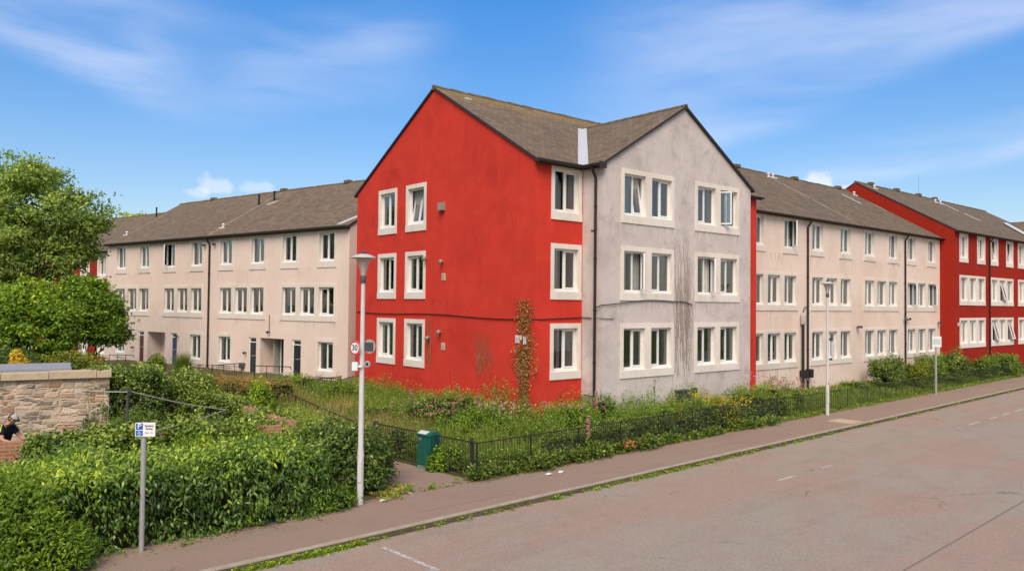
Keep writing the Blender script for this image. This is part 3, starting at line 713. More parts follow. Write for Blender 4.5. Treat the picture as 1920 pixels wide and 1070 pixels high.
# twin floodlights and wall lamp on the cream wall
for s, z in ((24.45 - U, 3.35), (30.42 - U, 3.72), (35.1 - U, 3.5)):
    m_ = MB(); m_.tube([(s, 0, z), (s, -.12, z)], .03, 6)
    if s < 17 and s > 12:
        for k in (-.3, .3): m_.tube([(s, -.1, z), (s + k * .8, -.12, z + .03), (s + k, -.2, z + .10)], [.03, .04, .09], 8)
    else: m_.box(s - .10, s + .10, -.28, -.08, z - .02, z + .10)
    m_.build('wall_light', DGREY, cr)
m_ = MB(); m_.tube([(5.0, -.13, .1), (5.0, -.13, 3.55)], .065, 10); m_.box(4.86, 5.24, -.30, -.02, .95, 1.32); m_.box(5.44, 5.76, -.27, -.0, .95, 1.36)
m_.tube([(5.0, -.13, 4.1), (5.05, -.12, 4.3), (5.3, -.08, 4.42), (5.5, -.06, 4.44)], .02, 6)
lp = empty('wall_lamp_post', BK(13.25, .68), ROT, 'slim black lamp post with rounded grey lantern against the cream wall', 'lamp post')
m_.build('post', PIPE, lp)
m_ = MB(); m_.lathe([(.075, 3.55), (.13, 3.6), (.155, 3.95), (.13, 4.08), (.06, 4.14), (0, 4.15)], 14, 0, (5.0, -.13, 0)); m_.build('lantern', mat('lantern_grey', (.42, .37, .34), .5, .4), lp, True)

# --- far red block with stepped-up roof, and the wing beyond it
fb = block('apartment_block', BK(35.04, -.18), ROT, 'dark red block at the far right, its blank gable above the cream terrace roof')
mb = MB(); FQ = [9.28 - 2.715 * i for i in range(3)]; U2 = 36.2; ops = []; grp = []
for gi, g0 in enumerate((36.96, 42.31, 47.66, 53.0)):
    c = [g0 - U2 + .7 + 1.48 * i for i in range(3)]
    if gi == 3: continue
    for i in (0, 2): o = [(c[i] - .57, c[i] + .57, FQ[0] - 1.64, FQ[0] - .15)]; ops += o; grp.append(((c[i] - .7, c[i] + .7, FQ[0] - 1.91, FQ[0]), o, gi, 0, (i,)))
    for j in (1, 2):
        f = FQ[j]; o = [(x - .57, x + .57, f - 1.64, f - .15) for x in c]; ops += o; grp.append(((c[0] - .7, c[2] + .7, f - 1.91, f), o, gi, j, (0, 1, 2)))
ops = [o for o in ops if o[1] < 15.8]
wall(mb, (0, 12.6), (0, -1), 12.6, -.1, 9.42, gable=(6.3, 13.05)); wall(mb, (0, 0), (1, 0), 15.95, -.1, 9.42, ops)
wall(mb, (24, 0), (0, 1), 12.6, -.1, 9.42, gable=(6.3, 13.05)); wall(mb, (24, 12.6), (-1, 0), 24, -.1, 9.42)
wall(mb, (15.95, 0), (1, 0), 8.05, -.1, 9.42)
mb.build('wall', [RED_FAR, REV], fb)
for fr_, o, gi, j, idx in grp:
    surround(fb, (0, 0), (1, 0), fr_, o)
    for k, q in zip(idx, o):
        kd, cu, cm = pick(rr)
        if cu is None: cu = 'sides'
        if (gi, j, k) in ((1, 0, 0), (1, 0, 2)): kd, cu, cm = 'tilt_both', 'full', CURT2
        if (gi, j, k) in ((1, 2, 0), (1, 2, 2), (1, 1, 1)): kd, cu, cm = 'hang_out', 'full', CURT2
        put_window(fb, (0, 0), (1, 0), (q[0] + q[1]) / 2, q[2], 1.14, 1.49, kd, cu, cm)
rooms(fb, 0, 16, 0, 3.4, [.9, 3.9, 6.65, 9.3])
fbf = gable_roof(fb, 0, 24, 0, 6.3, 12.6, 9.42, 13.05, m=ROOF_B, og=.02)
gutter(fb, (0, -.27, 9.30), (15.6, -.27, 9.30)); m_ = MB(); m_.box(0, 15.6, -.2, -.01, 9.22, 9.26); m_.build('soffit', GUT, fb)
downpipe(fb, 42.0 - U2, -.07, .2, 9.28, .05)
strip(fbf, 12.5, 4.3, 12.5, 5.4, 9.42, .576, .22, LEAD, 'lead_strip', .01); strip(fbf, 12.6, 2.8, 12.6, 3.95, 9.42, .576, .22, LEAD, 'lead_strip', .01)
for x, y in ((11.5, 5.6), (12.2, 5.5), (1.4, 5.65)): roof_cowl(fbf, x, y, 9.42 + .576 * y, mat('white_cowl', (.72, .70, .68), .6))
for x in (2.0, 6.1, 9.9, 12.9): m_ = MB(); m_.box(x, x + .5, 6.15, 6.45, 13.05, 13.26); m_.build('ridge_vent', RIDGE, fbf)
m_ = MB(); m_.tube([(10.2, 6.3, 13), (10.2, 6.3, 14.7)], .008, 5); m_.build('aerial', DGREY, fbf)
m_ = MB(); m_.box(.45, .6, -.12, 0, 3.35, 3.55); m_.build('wall_light', DIRTW, fb)
wg = block('apartment_block', BK(35.04 + 16.0, -.18), ROT, 'tiled cross wing at the right edge, its low ridge meeting the far red roof')
mb = MB(); wall(mb, (0, 0), (0, -1), 3, -.1, 9.42); wall(mb, (0, -3), (1, 0), 7, -.1, 9.42, gable=(3.5, 11.45)); wall(mb, (7, -3), (0, 1), 3, -.1, 9.42); mb.build('wall', [RED_FAR, REV], wg)
mb = MB(); f_ = lambda x: 9.42 + .58 * x + .05
roof_slab(mb, [(-.2, -.2, f_(-.2)), (-.2, -3.1, f_(-.2)), (3.5, -3.1, f_(3.5)), (3.5, 3.55, f_(3.5))]); roof_slab(mb, [(7.2, -3.1, f_(-.2)), (7.2, -.2, f_(-.2)), (3.5, 3.55, f_(3.5)), (3.5, -3.1, f_(3.5))])
wrf = mb.build('roof', [ROOF_B, GUT], wg)
v = MB(); z_ = lambda t: 9.42 + .58 * t + .10; v.face([(-.4, -.15, z_(-.15)), (-.15, -.15, z_(-.15)), (3.4, 3.4, z_(3.4)), (3.15, 3.4, z_(3.4))]); v.face([(-.15, -.15, z_(-.15)), (-.15, -.4, z_(-.15)), (3.4, 3.15, z_(3.4)), (3.4, 3.4, z_(3.4))]); v.build('valley_flashing', LEAD, wrf)

# --- pink-cream terrace to the left
LO = Vector((-27.4, 53.0, 0)); xL = Vector((.79651, -.60462, 0)); yL = Vector((.60462, .79651, 0)); LROT = math.atan2(xL.y, xL.x)
def LW(x, y, z=0): return LO + xL * x + yL * y + Vector((0, 0, z))
lt = block('terraced_block', LO, LROT, 'pinkish cream three storey terrace on the left with porches and dark front doors', 'terrace')
mb = MB(); lh, lw = 1.45, 1.16; FL = [8.10 - 2.75 * i for i in range(3)]; ops = []; grp = []
gu = [10.93, 16.70, 22.72, 28.76]
gnd = {11.67: 1, 20.45: 1, 23.46: 1, 32.45: 1}
for gi, g0 in enumerate(gu):
    c = [34.4 - (g0 + .74 + 1.5 * i) for i in range(3)]
    for i in (0, 2): o = [(c[i] - .58, c[i] + .58, 8.10 - .17 - lh, 8.10 - .17)]; ops += o; grp.append(((c[i] - .74, c[i] + .74, 8.10 - 1.93, 8.10), o, gi, 0))
    o = sorted([(x - .58, x + .58, FL[1] - .17 - lh, FL[1] - .17) for x in c]); ops += o; grp.append(((c[2] - .74, c[0] + .74, FL[1] - 1.9, FL[1]), o, gi, 1))
for u in gnd:
    c = 34.4 - u; o = [(c - .58, c + .58, FL[2] - .17 - lh, FL[2] - .17)]; ops += o; grp.append(((c - .74, c + .74, FL[2] - 1.9, FL[2]), o, 9, 2))
DO = [(34.4 - 18.15, 34.4 - 17.46, 'dark'), (34.4 - 14.34, 34.4 - 13.62, 'black'), (34.4 - 30.1, 34.4 - 29.4, 'brown'), (34.4 - 26.17, 34.4 - 25.48, 'blue')]
zb, zt = .50, 2.46
ops += [(a, b, zb, zt) for a, b, _ in DO] + [(34.4 - 17.1, 34.4 - 15.04, .45, 2.46), (34.4 - 28.93, 34.4 - 26.84, .45, 2.46)]
wall(mb, (0, 0), (1, 0), 24.4, -.1, 8.26, ops)
wall(mb, (24.4, 0), (0, 1), 10.4, -.1, 8.26, gable=(5.2, 11.46)); wall(mb, (24.4, 10.4), (-1, 0), 24.4, -.1, 8.26); wall(mb, (0, 10.4), (0, -1), 10.4, -.1, 8.26, gable=(5.2, 11.46))
mb.build('wall', [PINK, REV], lt)
ri = random.Random(9)
for fr_, o, gi, j in grp:
    surround(lt, (0, 0), (1, 0), fr_, o, SURR2)
    for q in o:
        kd, cu, cm = pick(ri)
        if j == 1 and cu != 'sides': cu = None
        elif j == 0 and q[0] > 13: cu, cm = 'full', CURT2
        elif j == 0 and gi == 3: cu, cm = 'sides', CURT
        if j == 0 and 6.8 < q[0] < 7.6: kd, cu = 'open_left', None
        put_window(lt, (0, 0), (1, 0), (q[0] + q[1]) / 2, q[2], lw, lh, kd, cu, cm)
rooms(lt, 0, 24.4, 0, 3.4, [.42, 2.9, 5.6, 8.2])
DC = {'dark': mat('charcoal_door', (.035, .04, .045), .45, .4), 'black': mat('black_door', (.018, .02, .025), .4, .45), 'brown': mat('oxblood_door', (.13, .03, .025), .45, .4), 'blue': mat('navy_door', (.04, .06, .13), .45, .4)}
def door(parent, a, b, z0, z1, y, m, fan=True, label=None):
    """front door: leaf with a white frame, fanlight, letter plate, knob and number"""
    lf = MB(); h_ = z1 - (.28 if fan else .06)
    lf.box(a + .06, b - .06, y, y + .05, z0 + .03, h_)
    for p0, p1 in ((z0 + .2, z0 + .85), (z0 + 1.05, h_ - .15)): lf.box(a + .17, b - .17, y - .012, y, p0, p1)
    o = lf.build('door', m, parent)
    if label: o['label'] = label
    fr = MB(); fr.box(a, a + .06, y - .03, y + .08, z0, z1); fr.box(b - .06, b, y - .03, y + .08, z0, z1); fr.box(a + .06, b - .06, y - .03, y + .08, z1 - .06, z1)
    if fan: fr.box(a + .06, b - .06, y - .03, y + .08, h_, h_ + .05)
    fr.build('door_frame', WHITE, o)
    if fan: g = MB(); g.face([(a + .06, y + .02, h_ + .05), (b - .06, y + .02, h_ + .05), (b - .06, y + .02, z1 - .06), (a + .06, y + .02, z1 - .06)]); g.build('fanlight', GLASS, o)
    k = MB(); k.tube([((a + b) / 2 - .12, y - .02, z0 + .95), ((a + b) / 2 + .12, y - .02, z0 + .95)], .022, 6); k.build('letter_plate', GALV, o)
    k = MB(); k.tube([(b - .13, y, z0 + 1.0), (b - .13, y - .06, z0 + 1.0)], .025, 8); k.build('handle', GALV, o)
for a, b, c in DO: door(lt, a, b, zb, zt, .08, DC[c])
for (a, b, dx) in ((34.4 - 17.1, 34.4 - 15.04, .95), (34.4 - 28.93, 34.4 - 26.84, .9)):
    p_ = MB(); D = .95
    for x in (a, b): p_.face([(x, .2, .4), (x, D, .4), (x, D, 2.5), (x, .2, 2.5)])
    p_.face([(a, .2, 2.462), (b, .2, 2.462), (b, D, 2.462), (a, D, 2.462)]); p_.face([(a, 0, .5), (b, 0, .5), (b, D, .5), (a, D, .5)])
    p_.face([(a, D, .4), (a + dx, D, .4), (a + dx, D, 2.5), (a, D, 2.5)]); p_.face([(b - .3, D, .4), (b, D, .4), (b, D, 2.5), (b - .3, D, 2.5)])
    pr = p_.build('porch', PINK, lt)
    door(lt, a + dx, b - .3, .5, 2.46, D - .3, DC['black' if a > 10 else 'brown'], False)
    q = MB(); q.box(a + .2, a + .72, D - .09, D - .001, 1.3, 2.1); q.build('meter_cupboard', mat('meter_cupboard_door', (.62, .50, .44), .8), pr)
ltf = gable_roof(lt, 0, 24.4, 0, 5.2, 10.4, 8.26, 11.46, og=.08)
gutter(lt, (-.1, -.27, 8.14), (24.5, -.27, 8.14)); m_ = MB(); m_.box(-.05, 24.45, -.2, -.01, 8.04, 8.08); m_.box(-.05, 24.45, -.2, -.17, 8.08, 8.20); m_.build('soffit', GUT, lt)
downpipe(lt, 34.4 - 22.05, -.07, .3, 8.12, .055)
strip(ltf, 12.2, .0, 12.2, 5.1, 8.26, .615, .08); strip(ltf, .8, 1.0, .8, 3.8, 8.26, .615, .08); strip(ltf, 23.6, .0, 24.2, .7, 8.26, .615, .3, LEAD, 'lead_strip')
vent_pipe(ltf, 12.0, 3.45, 8.26 + .615 * 3.45, .62); vent_pipe(ltf, 13.0, 3.85, 8.26 + .615 * 3.85, .55)
for x, y in ((12.35, .8), (.55, 1.0)): roof_cowl(ltf, x, y, 8.26 + .615 * y, mat('white_cowl', (.72, .70, .68), .6))
strip(ltf, 13.0, 3.3, 13.5, 3.7, 8.26, .615, .5, PL, 'mortar_line')
for x in (4.0, 11.9, 18.0): m_ = MB(); m_.box(x, x + .45, 5.05, 5.35, 11.46, 11.63); m_.build('ridge_vent', RIDGE, ltf)
for s, z in ((34.4 - 22.53, 7.68), (34.4 - 21.53, 7.70), (34.4 - 16.26, 2.80), (34.4 - 18.35, 1.6), (34.4 - 30.6, 1.4), (34.4 - 25.28, 2.26)):
    m_ = MB(); m_.tube([(s, 0, z), (s, -.10, z + .02)], .03, 6); m_.tube([(s, -.08, z + .04), (s, -.19, z - .03)], [.05, .08], 8); m_.build('wall_light', DGREY, lt)
m_ = MB(); m_.tube([(34.4 - 16.29, -.03, 3.73), (34.4 - 16.27, -.03, 2.85)], .018, 5); m_.build('conduit', mat('rust_conduit', (.16, .05, .03), .8), lt)
m_ = MB(); m_.box(34.4 - 18.75, 34.4 - 18.45, -.2, -.0, .75, .98); m_.build('meter_box', DGREY, lt)

# --- darker red terrace beyond its left end
bk = block('terraced_block', LW(-16, .8), LROT, 'dark red terrace with white windows behind the trees at the far left', 'terrace')
mb = MB(); ops = []; grp = []
for x in (2.0, 5.0, 8.0, 11.0, 13.6):
    for f in (7.75, 5.0, 2.3): ops.append((x - .5, x + .5, f - 1.6, f - .15)); grp.append(((x - .72, x + .72, f - 1.85, f), [ops[-1]]))
wall(mb, (0, 0), (1, 0), 15.95, -.1, 7.95, ops); wall(mb, (16, 10.4), (-1, 0), 16, -.1, 7.95); wall(mb, (0, 10.4), (0, -1), 10.4, -.1, 7.95, gable=(5.2, 11.12)); wall(mb, (15.95, 0), (0, 1), 10.4, -.1, 7.95, gable=(5.2, 11.12))
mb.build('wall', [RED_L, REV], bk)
for fr_, o in grp:
    surround(bk, (0, 0), (1, 0), fr_, o); kd, cu, cm = pick(ri); put_window(bk, (0, 0), (1, 0), (o[0][0] + o[0][1]) / 2, o[0][2], 1.0, 1.45, kd, cu or 'sides', cm)
rooms(bk, 0, 16, 0, 3.2, [.42, 2.9, 5.6, 7.9])
bkf = gable_roof(bk, 0, 15.9, 0, 5.2, 10.4, 7.95, 11.12, og=0); gutter(bk, (0, -.27, 7.83), (15.9, -.27, 7.83))
m_ = MB(); m_.box(0, 15.9, -.2, -.01, 7.74, 7.78); m_.build('soffit', GUT, bk)
vent_pipe(bkf, 12.2, 4.6, 7.95 + .61 * 4.6, .7)
m_ = MB(); m_.box(9.2, 9.9, -.25, 0, 1.2, 2.3); m_.build('meter_box', DIRTW, bk)
for x in (6.6, 9.0, 12.3): m_ = MB(); m_.box(x, x + .16, -.9, -.74, .3, 2.7); m_.build('porch_post', DIRTW, bk)
# ------------------------------------------------------------------ foliage kit
def nz(P, f, seed=0):
    r = np.random.default_rng(seed); o = np.zeros(len(P))
    for k in range(5):
        d = r.normal(size=3); d /= np.linalg.norm(d); o += np.sin(P @ d * f * (1 + .45 * k) + r.uniform(0, 6.3)) / (1 + .3 * k)
    return o / 2.6
def unit(v): return v / np.maximum(np.linalg.norm(v, axis=1, keepdims=True), 1e-9)
def leaves(name, P, axis, nrm, L, W, tone, m, parent=None, curl=.12, wide=.45, mats=None, mi=None):
    """one pointed, folded leaf per point: base, two shoulders, tip"""
    n = len(P); axis = unit(axis); side = unit(np.cross(nrm, axis)); nr = np.cross(axis, side)
    L = np.broadcast_to(L, n)[:, None]; W = np.broadcast_to(W, n)[:, None]
    mid = P + axis * L * wide + nr * L * curl
    V = np.stack([P, mid + side * W * .5 - nr * W * .12, P + axis * L - nr * L * curl * .6, mid - side * W * .5 - nr * W * .12, mid - nr * W * .0], 1).reshape(-1, 3)
    b = (np.arange(n) * 5)[:, None]
    T = np.concatenate([b + [0, 1, 4], b + [1, 2, 4], b + [4, 2, 3], b + [0, 4, 3]], 1).reshape(-1)
    nf = n * 4; me = bpy.data.meshes.new(name); me.vertices.add(len(V)); me.vertices.foreach_set('co', V.astype(np.float32).ravel())
    me.loops.add(nf * 3); me.loops.foreach_set('vertex_index', T.astype(np.int32)); me.polygons.add(nf)
    me.polygons.foreach_set('loop_start', (np.arange(nf) * 3).astype(np.int32)); me.polygons.foreach_set('loop_total', np.full(nf, 3, np.int32))
    a = me.attributes.new('tone', 'FLOAT', 'FACE'); a.data.foreach_set('value', np.repeat(np.clip(tone, 0, 1), 4).astype(np.float32))
    for q in (mats or [m]): me.materials.append(q)
    if mi is not None: me.polygons.foreach_set('material_index', np.repeat(mi, 4).astype(np.int32))
    me.update(); me.validate(); return link(name, me, parent)
def cloud_on(ells, n, jit=.25, seed=1, low=-.5, bump=.18, bf=3.0):
    """points spread near the skin of a union of ellipsoids [(c, r)] with outward directions"""
    r = np.random.default_rng(seed); out = []; nr = []
    area = np.array([(e[1][0] * e[1][1] * e[1][2]) ** (2 / 3) for e in ells]); cnt = (n * area / area.sum()).astype(int) + 1
    for (c, rad), k in zip(ells, cnt):
        c = np.array(c, float); rad = np.array(rad, float)
        d = unit(r.normal(size=(int(k * 2), 3))); d = d[d[:, 2] > low][:k]
        q = 1 - np.abs(r.normal(size=len(d))) * jit; P = c + d * rad * (q + bump * nz(d * rad.mean() + c, bf, seed))[:, None]
        keep = np.ones(len(P), bool)
        for (c2, r2) in ells:
            if c2 is c or (np.allclose(c2, c) and np.allclose(r2, rad)): continue
            keep &= (((P - np.array(c2)) / (np.array(r2) * .72)) ** 2).sum(1) > 1
        out.append(P[keep]); nr.append(unit(d / rad)[keep])
    return np.concatenate(out), np.concatenate(nr)
def leafdirs(N, seed, droop=.3, up=.6, scat=.7):
    r = np.random.default_rng(seed); k = len(N)
    ax = unit(N * .55 + r.normal(size=(k, 3)) * scat + np.array([0, 0, -droop])); nm = unit(N * .5 + np.array([0, 0, up]) + r.normal(size=(k, 3)) * .35)
    return ax, nm
def core(name, ells, k, m, parent):  # solid dark filler added inside the leaves to block light and view
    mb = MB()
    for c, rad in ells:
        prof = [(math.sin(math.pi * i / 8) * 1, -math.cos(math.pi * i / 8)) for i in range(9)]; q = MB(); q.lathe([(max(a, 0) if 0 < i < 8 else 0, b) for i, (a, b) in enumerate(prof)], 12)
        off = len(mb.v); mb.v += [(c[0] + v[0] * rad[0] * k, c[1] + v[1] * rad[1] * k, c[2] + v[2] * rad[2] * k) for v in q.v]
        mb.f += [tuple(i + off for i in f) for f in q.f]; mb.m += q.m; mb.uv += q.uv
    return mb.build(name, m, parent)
def sprays(P, N, spr, L, seed):
    """turn points into leafy shoots: each point becomes a tuft whose leaves fan out from a shoot tip"""
    r = np.random.default_rng(seed + 77); k = len(P); off = r.normal(size=k) * L * .6; P = P + N * off[:, None]
    P = np.repeat(P, spr, 0); N2 = np.repeat(N, spr, 0); q = r.normal(size=P.shape) * L * .52; lift = r.uniform(-.8, .5, len(P))[:, None] * L
    return P + q + N2 * lift, unit(N2 + q / L * 1.1)
def shrub(name, pos, ells, n, L, W, m, label, cat='shrub', group=None, seed=1, jit=.25, tone0=.42, newtop=.35, droop=.25, corek=.72, scat=.7, stems=True, bump=.18):
    """ells relative to pos"""
    root = empty(name, pos, 0, label, cat, group)
    spr = 8 if n > 2500 else 1; P, N = cloud_on(ells, n // spr + 1, jit, seed, -.6, bump)
    if spr > 1: P, N = sprays(P, N, spr, L, seed)
    ax, nm = leafdirs(N, seed + 5, droop, .6, scat); r = np.random.default_rng(seed + 9)
    zr = (P[:, 2] - P[:, 2].min()) / max(np.ptp(P[:, 2]), .1)
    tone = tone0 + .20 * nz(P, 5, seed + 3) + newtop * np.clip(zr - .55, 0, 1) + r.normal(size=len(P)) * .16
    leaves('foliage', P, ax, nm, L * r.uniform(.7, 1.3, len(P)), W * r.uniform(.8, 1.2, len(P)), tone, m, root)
    if corek: core('stems', ells, corek, DARK_CORE, root)  # dark lump added for the shaded inside, no separate stems modelled
    return root
def boxhedge(name, M_, sx, sy, h, n, L, W, m, label, cat='hedge', seed=3, round_=.25, wav=.12, tone0=.38, newtop=.4, droop=.5, corem=DARK_CORE, inset=.22, topn=None, group=None):
    """clipped hedge sx long, sy deep; M_ places its lower front left corner"""
    r = np.random.default_rng(seed); A = [sx * h, sx * h * .5, sx * sy * 1.1, sy * h, sy * h]; spr = 9; k = (n / spr * np.array(A) / sum(A)).astype(int); Ps = []; Ns = []
    u = lambda q: r.uniform(0, 1, q)
    for i, q in enumerate(k):
        a, b = u(q), u(q)
        if i == 0: P = np.stack([a * sx, 0 * a, b * h], 1); N = (0, -1, 0)
        elif i == 1: P = np.stack([a * sx, 0 * a + sy, b * h], 1); N = (0, 1, 0)
        elif i == 2: P = np.stack([a * sx, b * sy, 0 * a + h], 1); N = (0, 0, 1)
        elif i == 3: P = np.stack([0 * a, a * sy, b * h], 1); N = (-1, 0, 0)
        else: P = np.stack([0 * a + sx, a * sy, b * h], 1); N = (1, 0, 0)
        Ps.append(P); Ns.append(np.tile(N, (q, 1)).astype(float))
    P = np.concatenate(Ps); N = np.concatenate(Ns); C = np.array([sx / 2, sy / 2, h / 2])
    # round the edges
    for ax_, s_ in ((0, sx), (1, sy)):
        e = np.minimum(P[:, ax_], s_ - P[:, ax_]); P[:, 2] -= np.where(N[:, 2] > .5, round_ * np.clip(1 - e / (round_ * 2), 0, 1) ** 2 * .8, 0)
    top = np.clip((P[:, 2] - h + round_ * 2) / (round_ * 2), 0, 1)
    P[:, 1] += np.where(np.abs(N[:, 1]) > .5, -N[:, 1] * top ** 2 * round_ * .8, 0); P[:, 0] += np.where(np.abs(N[:, 0]) > .5, -N[:, 0] * top ** 2 * round_ * .8, 0)
    N = unit(N + np.stack([0 * top, 0 * top, top * .5], 1))
    d = wav * nz(P, 2.6, seed) + wav * .6 * nz(P, 7, seed + 1) - np.abs(r.normal(size=len(P))) * .10
    P = P + N * d[:, None]
    P, N = sprays(P, N, spr, L, seed)
    root = empty(name, M_.translation, 0, label, cat, group); R3 = np.array(M_.to_3x3()); 
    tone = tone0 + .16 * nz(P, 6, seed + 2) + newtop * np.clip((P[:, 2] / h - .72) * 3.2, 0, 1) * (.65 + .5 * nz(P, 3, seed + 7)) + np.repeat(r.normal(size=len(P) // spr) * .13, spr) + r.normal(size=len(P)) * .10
    P = P @ R3.T; N = N @ R3.T; ax, nm = leafdirs(N, seed + 5, droop, .7, .55)
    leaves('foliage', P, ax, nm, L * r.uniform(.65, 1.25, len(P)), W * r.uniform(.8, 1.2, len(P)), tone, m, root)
    b = MB(); T = M_.to_3x3().to_4x4(); b.box(inset, sx - inset, inset, sy - inset, -.05, h - inset * 1.2, 0, T); b.build('stems', corem, root)  # plain dark box added inside the hedge, coloured as its inner shade
    return root
def tube_tree(mb, p, d, L, r, depth, rr_, tips, n=3):
    pts = [Vector(p)]; d = Vector(d)
    for i in range(3): d = (d + Vector([rr_.uniform(-.18, .18) for _ in range(3)])).normalized(); pts.append(pts[-1] + d * L / 3)
    mb.tube(pts, [r, r * .88, r * .76, r * .62], 7, 0, False)
    if depth == 0: tips.append(pts[-1]); return
    for i in range(n):
        a = 2 * math.pi * (i + rr_.random() * .6) / n; s = d.orthogonal().normalized(); s.rotate(Matrix.Rotation(a, 3, d))
        tube_tree(mb, pts[-1] if i else pts[2], (d + s * rr_.uniform(.5, .9) + Vector((0, 0, .15))).normalized(), L * rr_.uniform(.6, .8), r * .58, depth - 1, rr_, tips, n)
def tree(name, pos, trunk_h, r0, ells, n, L, W, m, label, seed=1, tone0=.42, newtop=.3, jit=.45, depth=2, cat='tree', group=None, nclump=None, bump=.3, crs=.5):
    root = empty(name, pos, 0, label, cat, group); rr_ = random.Random(seed); mb = MB(); tips = []
    zb = min(e[0][2] - e[1][2] for e in ells)
    mb.tube([(0, 0, -.2), (.05, 0, trunk_h * .5), (0, .08, trunk_h)], [r0 * 1.25, r0 * .9, r0 * .75], 10, 0, False)
    cx = np.mean([e[0] for e in ells], axis=0); rad = max(e[1][0] for e in ells)
    for i in range(5):
        a = i * 1.257 + rr_.random(); tube_tree(mb, (0, .08, trunk_h - .1), Vector((math.cos(a) * .8 + cx[0] / max(cx[2], 1) , math.sin(a) * .8, 1.0)).normalized(), rad * .55, r0 * .45, depth, rr_, tips)
    mb.build('trunk', BARK, root)
    # crown: leaf sprays gathered round many clump centres inside the ellipsoids
    nclump = nclump or n // 55; C_, Nc = cloud_on(ells, nclump, jit, seed, -.85, bump, 1.6); r = np.random.default_rng(seed + 2)
    k = n // len(C_); P = np.repeat(C_, k, 0); cr_ = r.uniform(.5, 1.2, len(C_)) * crs; q = r.normal(size=P.shape); q[:, 2] *= .45
    out = np.repeat(Nc, k, 0); P = P + q * np.repeat(cr_, k)[:, None] * .55
    N = unit(out + q * .5); ax, nm = leafdirs(N, seed + 4, .15, .8, .7); zr = (P[:, 2] - P[:, 2].min()) / np.ptp(P[:, 2])
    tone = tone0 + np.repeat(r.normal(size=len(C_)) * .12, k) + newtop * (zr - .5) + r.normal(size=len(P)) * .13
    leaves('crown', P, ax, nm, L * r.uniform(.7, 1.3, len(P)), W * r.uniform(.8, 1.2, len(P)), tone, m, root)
    return root
def blades(name, XY, H, m, label=None, cat=None, kind='stuff', seed=1, wd=.012, lean=.35, tone0=.45, tvar=.18, parent=None, group=None, z=None, tn=None):
    """grass: one tapering bent blade per point"""
    n = len(XY); r = np.random.default_rng(seed); z = land(XY[:, 0], XY[:, 1]) if z is None else np.broadcast_to(z, n)
    P = np.stack([XY[:, 0], XY[:, 1], z - .02], 1); H = np.broadcast_to(H, n) * r.uniform(.55, 1.25, n); a = r.uniform(0, 6.283, n); D = np.stack([np.cos(a), np.sin(a), 0 * a], 1)
    S = np.stack([-D[:, 1], D[:, 0], 0 * a], 1) * wd; ln = lean * np.abs(r.normal(size=n))[:, None] * H[:, None]
    up = np.array([0, 0, 1.0]); m1 = P + up * H[:, None] * .55 + D * ln * .3; tp = P + up * H[:, None] * .98 + D * ln
    V = np.stack([P - S, P + S, m1 + S * .8, m1 - S * .8, tp], 1).reshape(-1, 3); b = (np.arange(n) * 5)[:, None]
    T = np.concatenate([b + [0, 1, 2], b + [0, 2, 3], b + [3, 2, 4]], 1).reshape(-1); nf = n * 3
    me = bpy.data.meshes.new(name); me.vertices.add(len(V)); me.vertices.foreach_set('co', V.astype(np.float32).ravel()); me.loops.add(nf * 3); me.loops.foreach_set('vertex_index', T.astype(np.int32)); me.polygons.add(nf)
    me.polygons.foreach_set('loop_start', (np.arange(nf) * 3).astype(np.int32)); me.polygons.foreach_set('loop_total', np.full(nf, 3, np.int32))
    tone = tone0 + tvar * r.normal(size=n) + .22 * nz(P, 1.1, seed) if tn is None else tn
    at_ = me.attributes.new('tone', 'FLOAT', 'FACE'); at_.data.foreach_set('value', np.repeat(np.clip(tone, 0, 1), 3).astype(np.float32)); me.materials.append(m); me.update(); me.validate()
    o = link(name, me, parent); tag(o, label, cat, group, kind); return o
def clumps(name, XY, H, Rr, k, L, W, m, seed=1, label=None, cat=None, kind='stuff', tone0=.4, base=None, tvar=.14, stemy=0, mats=None, mis=None):
    """leafy weeds: k leaves round every point, up to its height"""
    n = len(XY); r = np.random.default_rng(seed); z = land(XY[:, 0], XY[:, 1]) if base is None else np.broadcast_to(base, n)
    H = np.broadcast_to(H, n); Rr = np.broadcast_to(Rr, n)
    P0 = np.repeat(np.stack([XY[:, 0], XY[:, 1], z], 1), k, 0); h = r.uniform(0, 1, n * k) ** .7; a = r.uniform(0, 6.283, n * k); rad = np.sqrt(r.uniform(0, 1, n * k)) * (1.05 - h * .75)
    Rk, Hk = np.repeat(Rr, k), np.repeat(H, k); D = np.stack([np.cos(a), np.sin(a), 0 * a], 1)
    P = P0 + D * (rad * Rk)[:, None] + np.array([0, 0, 1.0]) * (h * Hk)[:, None]
    ax = unit(D + np.array([0, 0, .35]) + r.normal(size=P.shape) * .55); nm = unit(np.array([0, 0, 1.0]) + r.normal(size=P.shape) * .4)
    tone = tone0 + np.repeat(r.normal(size=n) * .12, k) + .15 * (h - .5) + r.normal(size=n * k) * tvar
    o = leaves(name, P, ax, nm, L * r.uniform(.6, 1.3, n * k), W * r.uniform(.7, 1.3, n * k), tone, m, mats=mats, mi=None if mis is None else np.repeat(mis, k))
    tag(o, label, cat, None, kind); return o
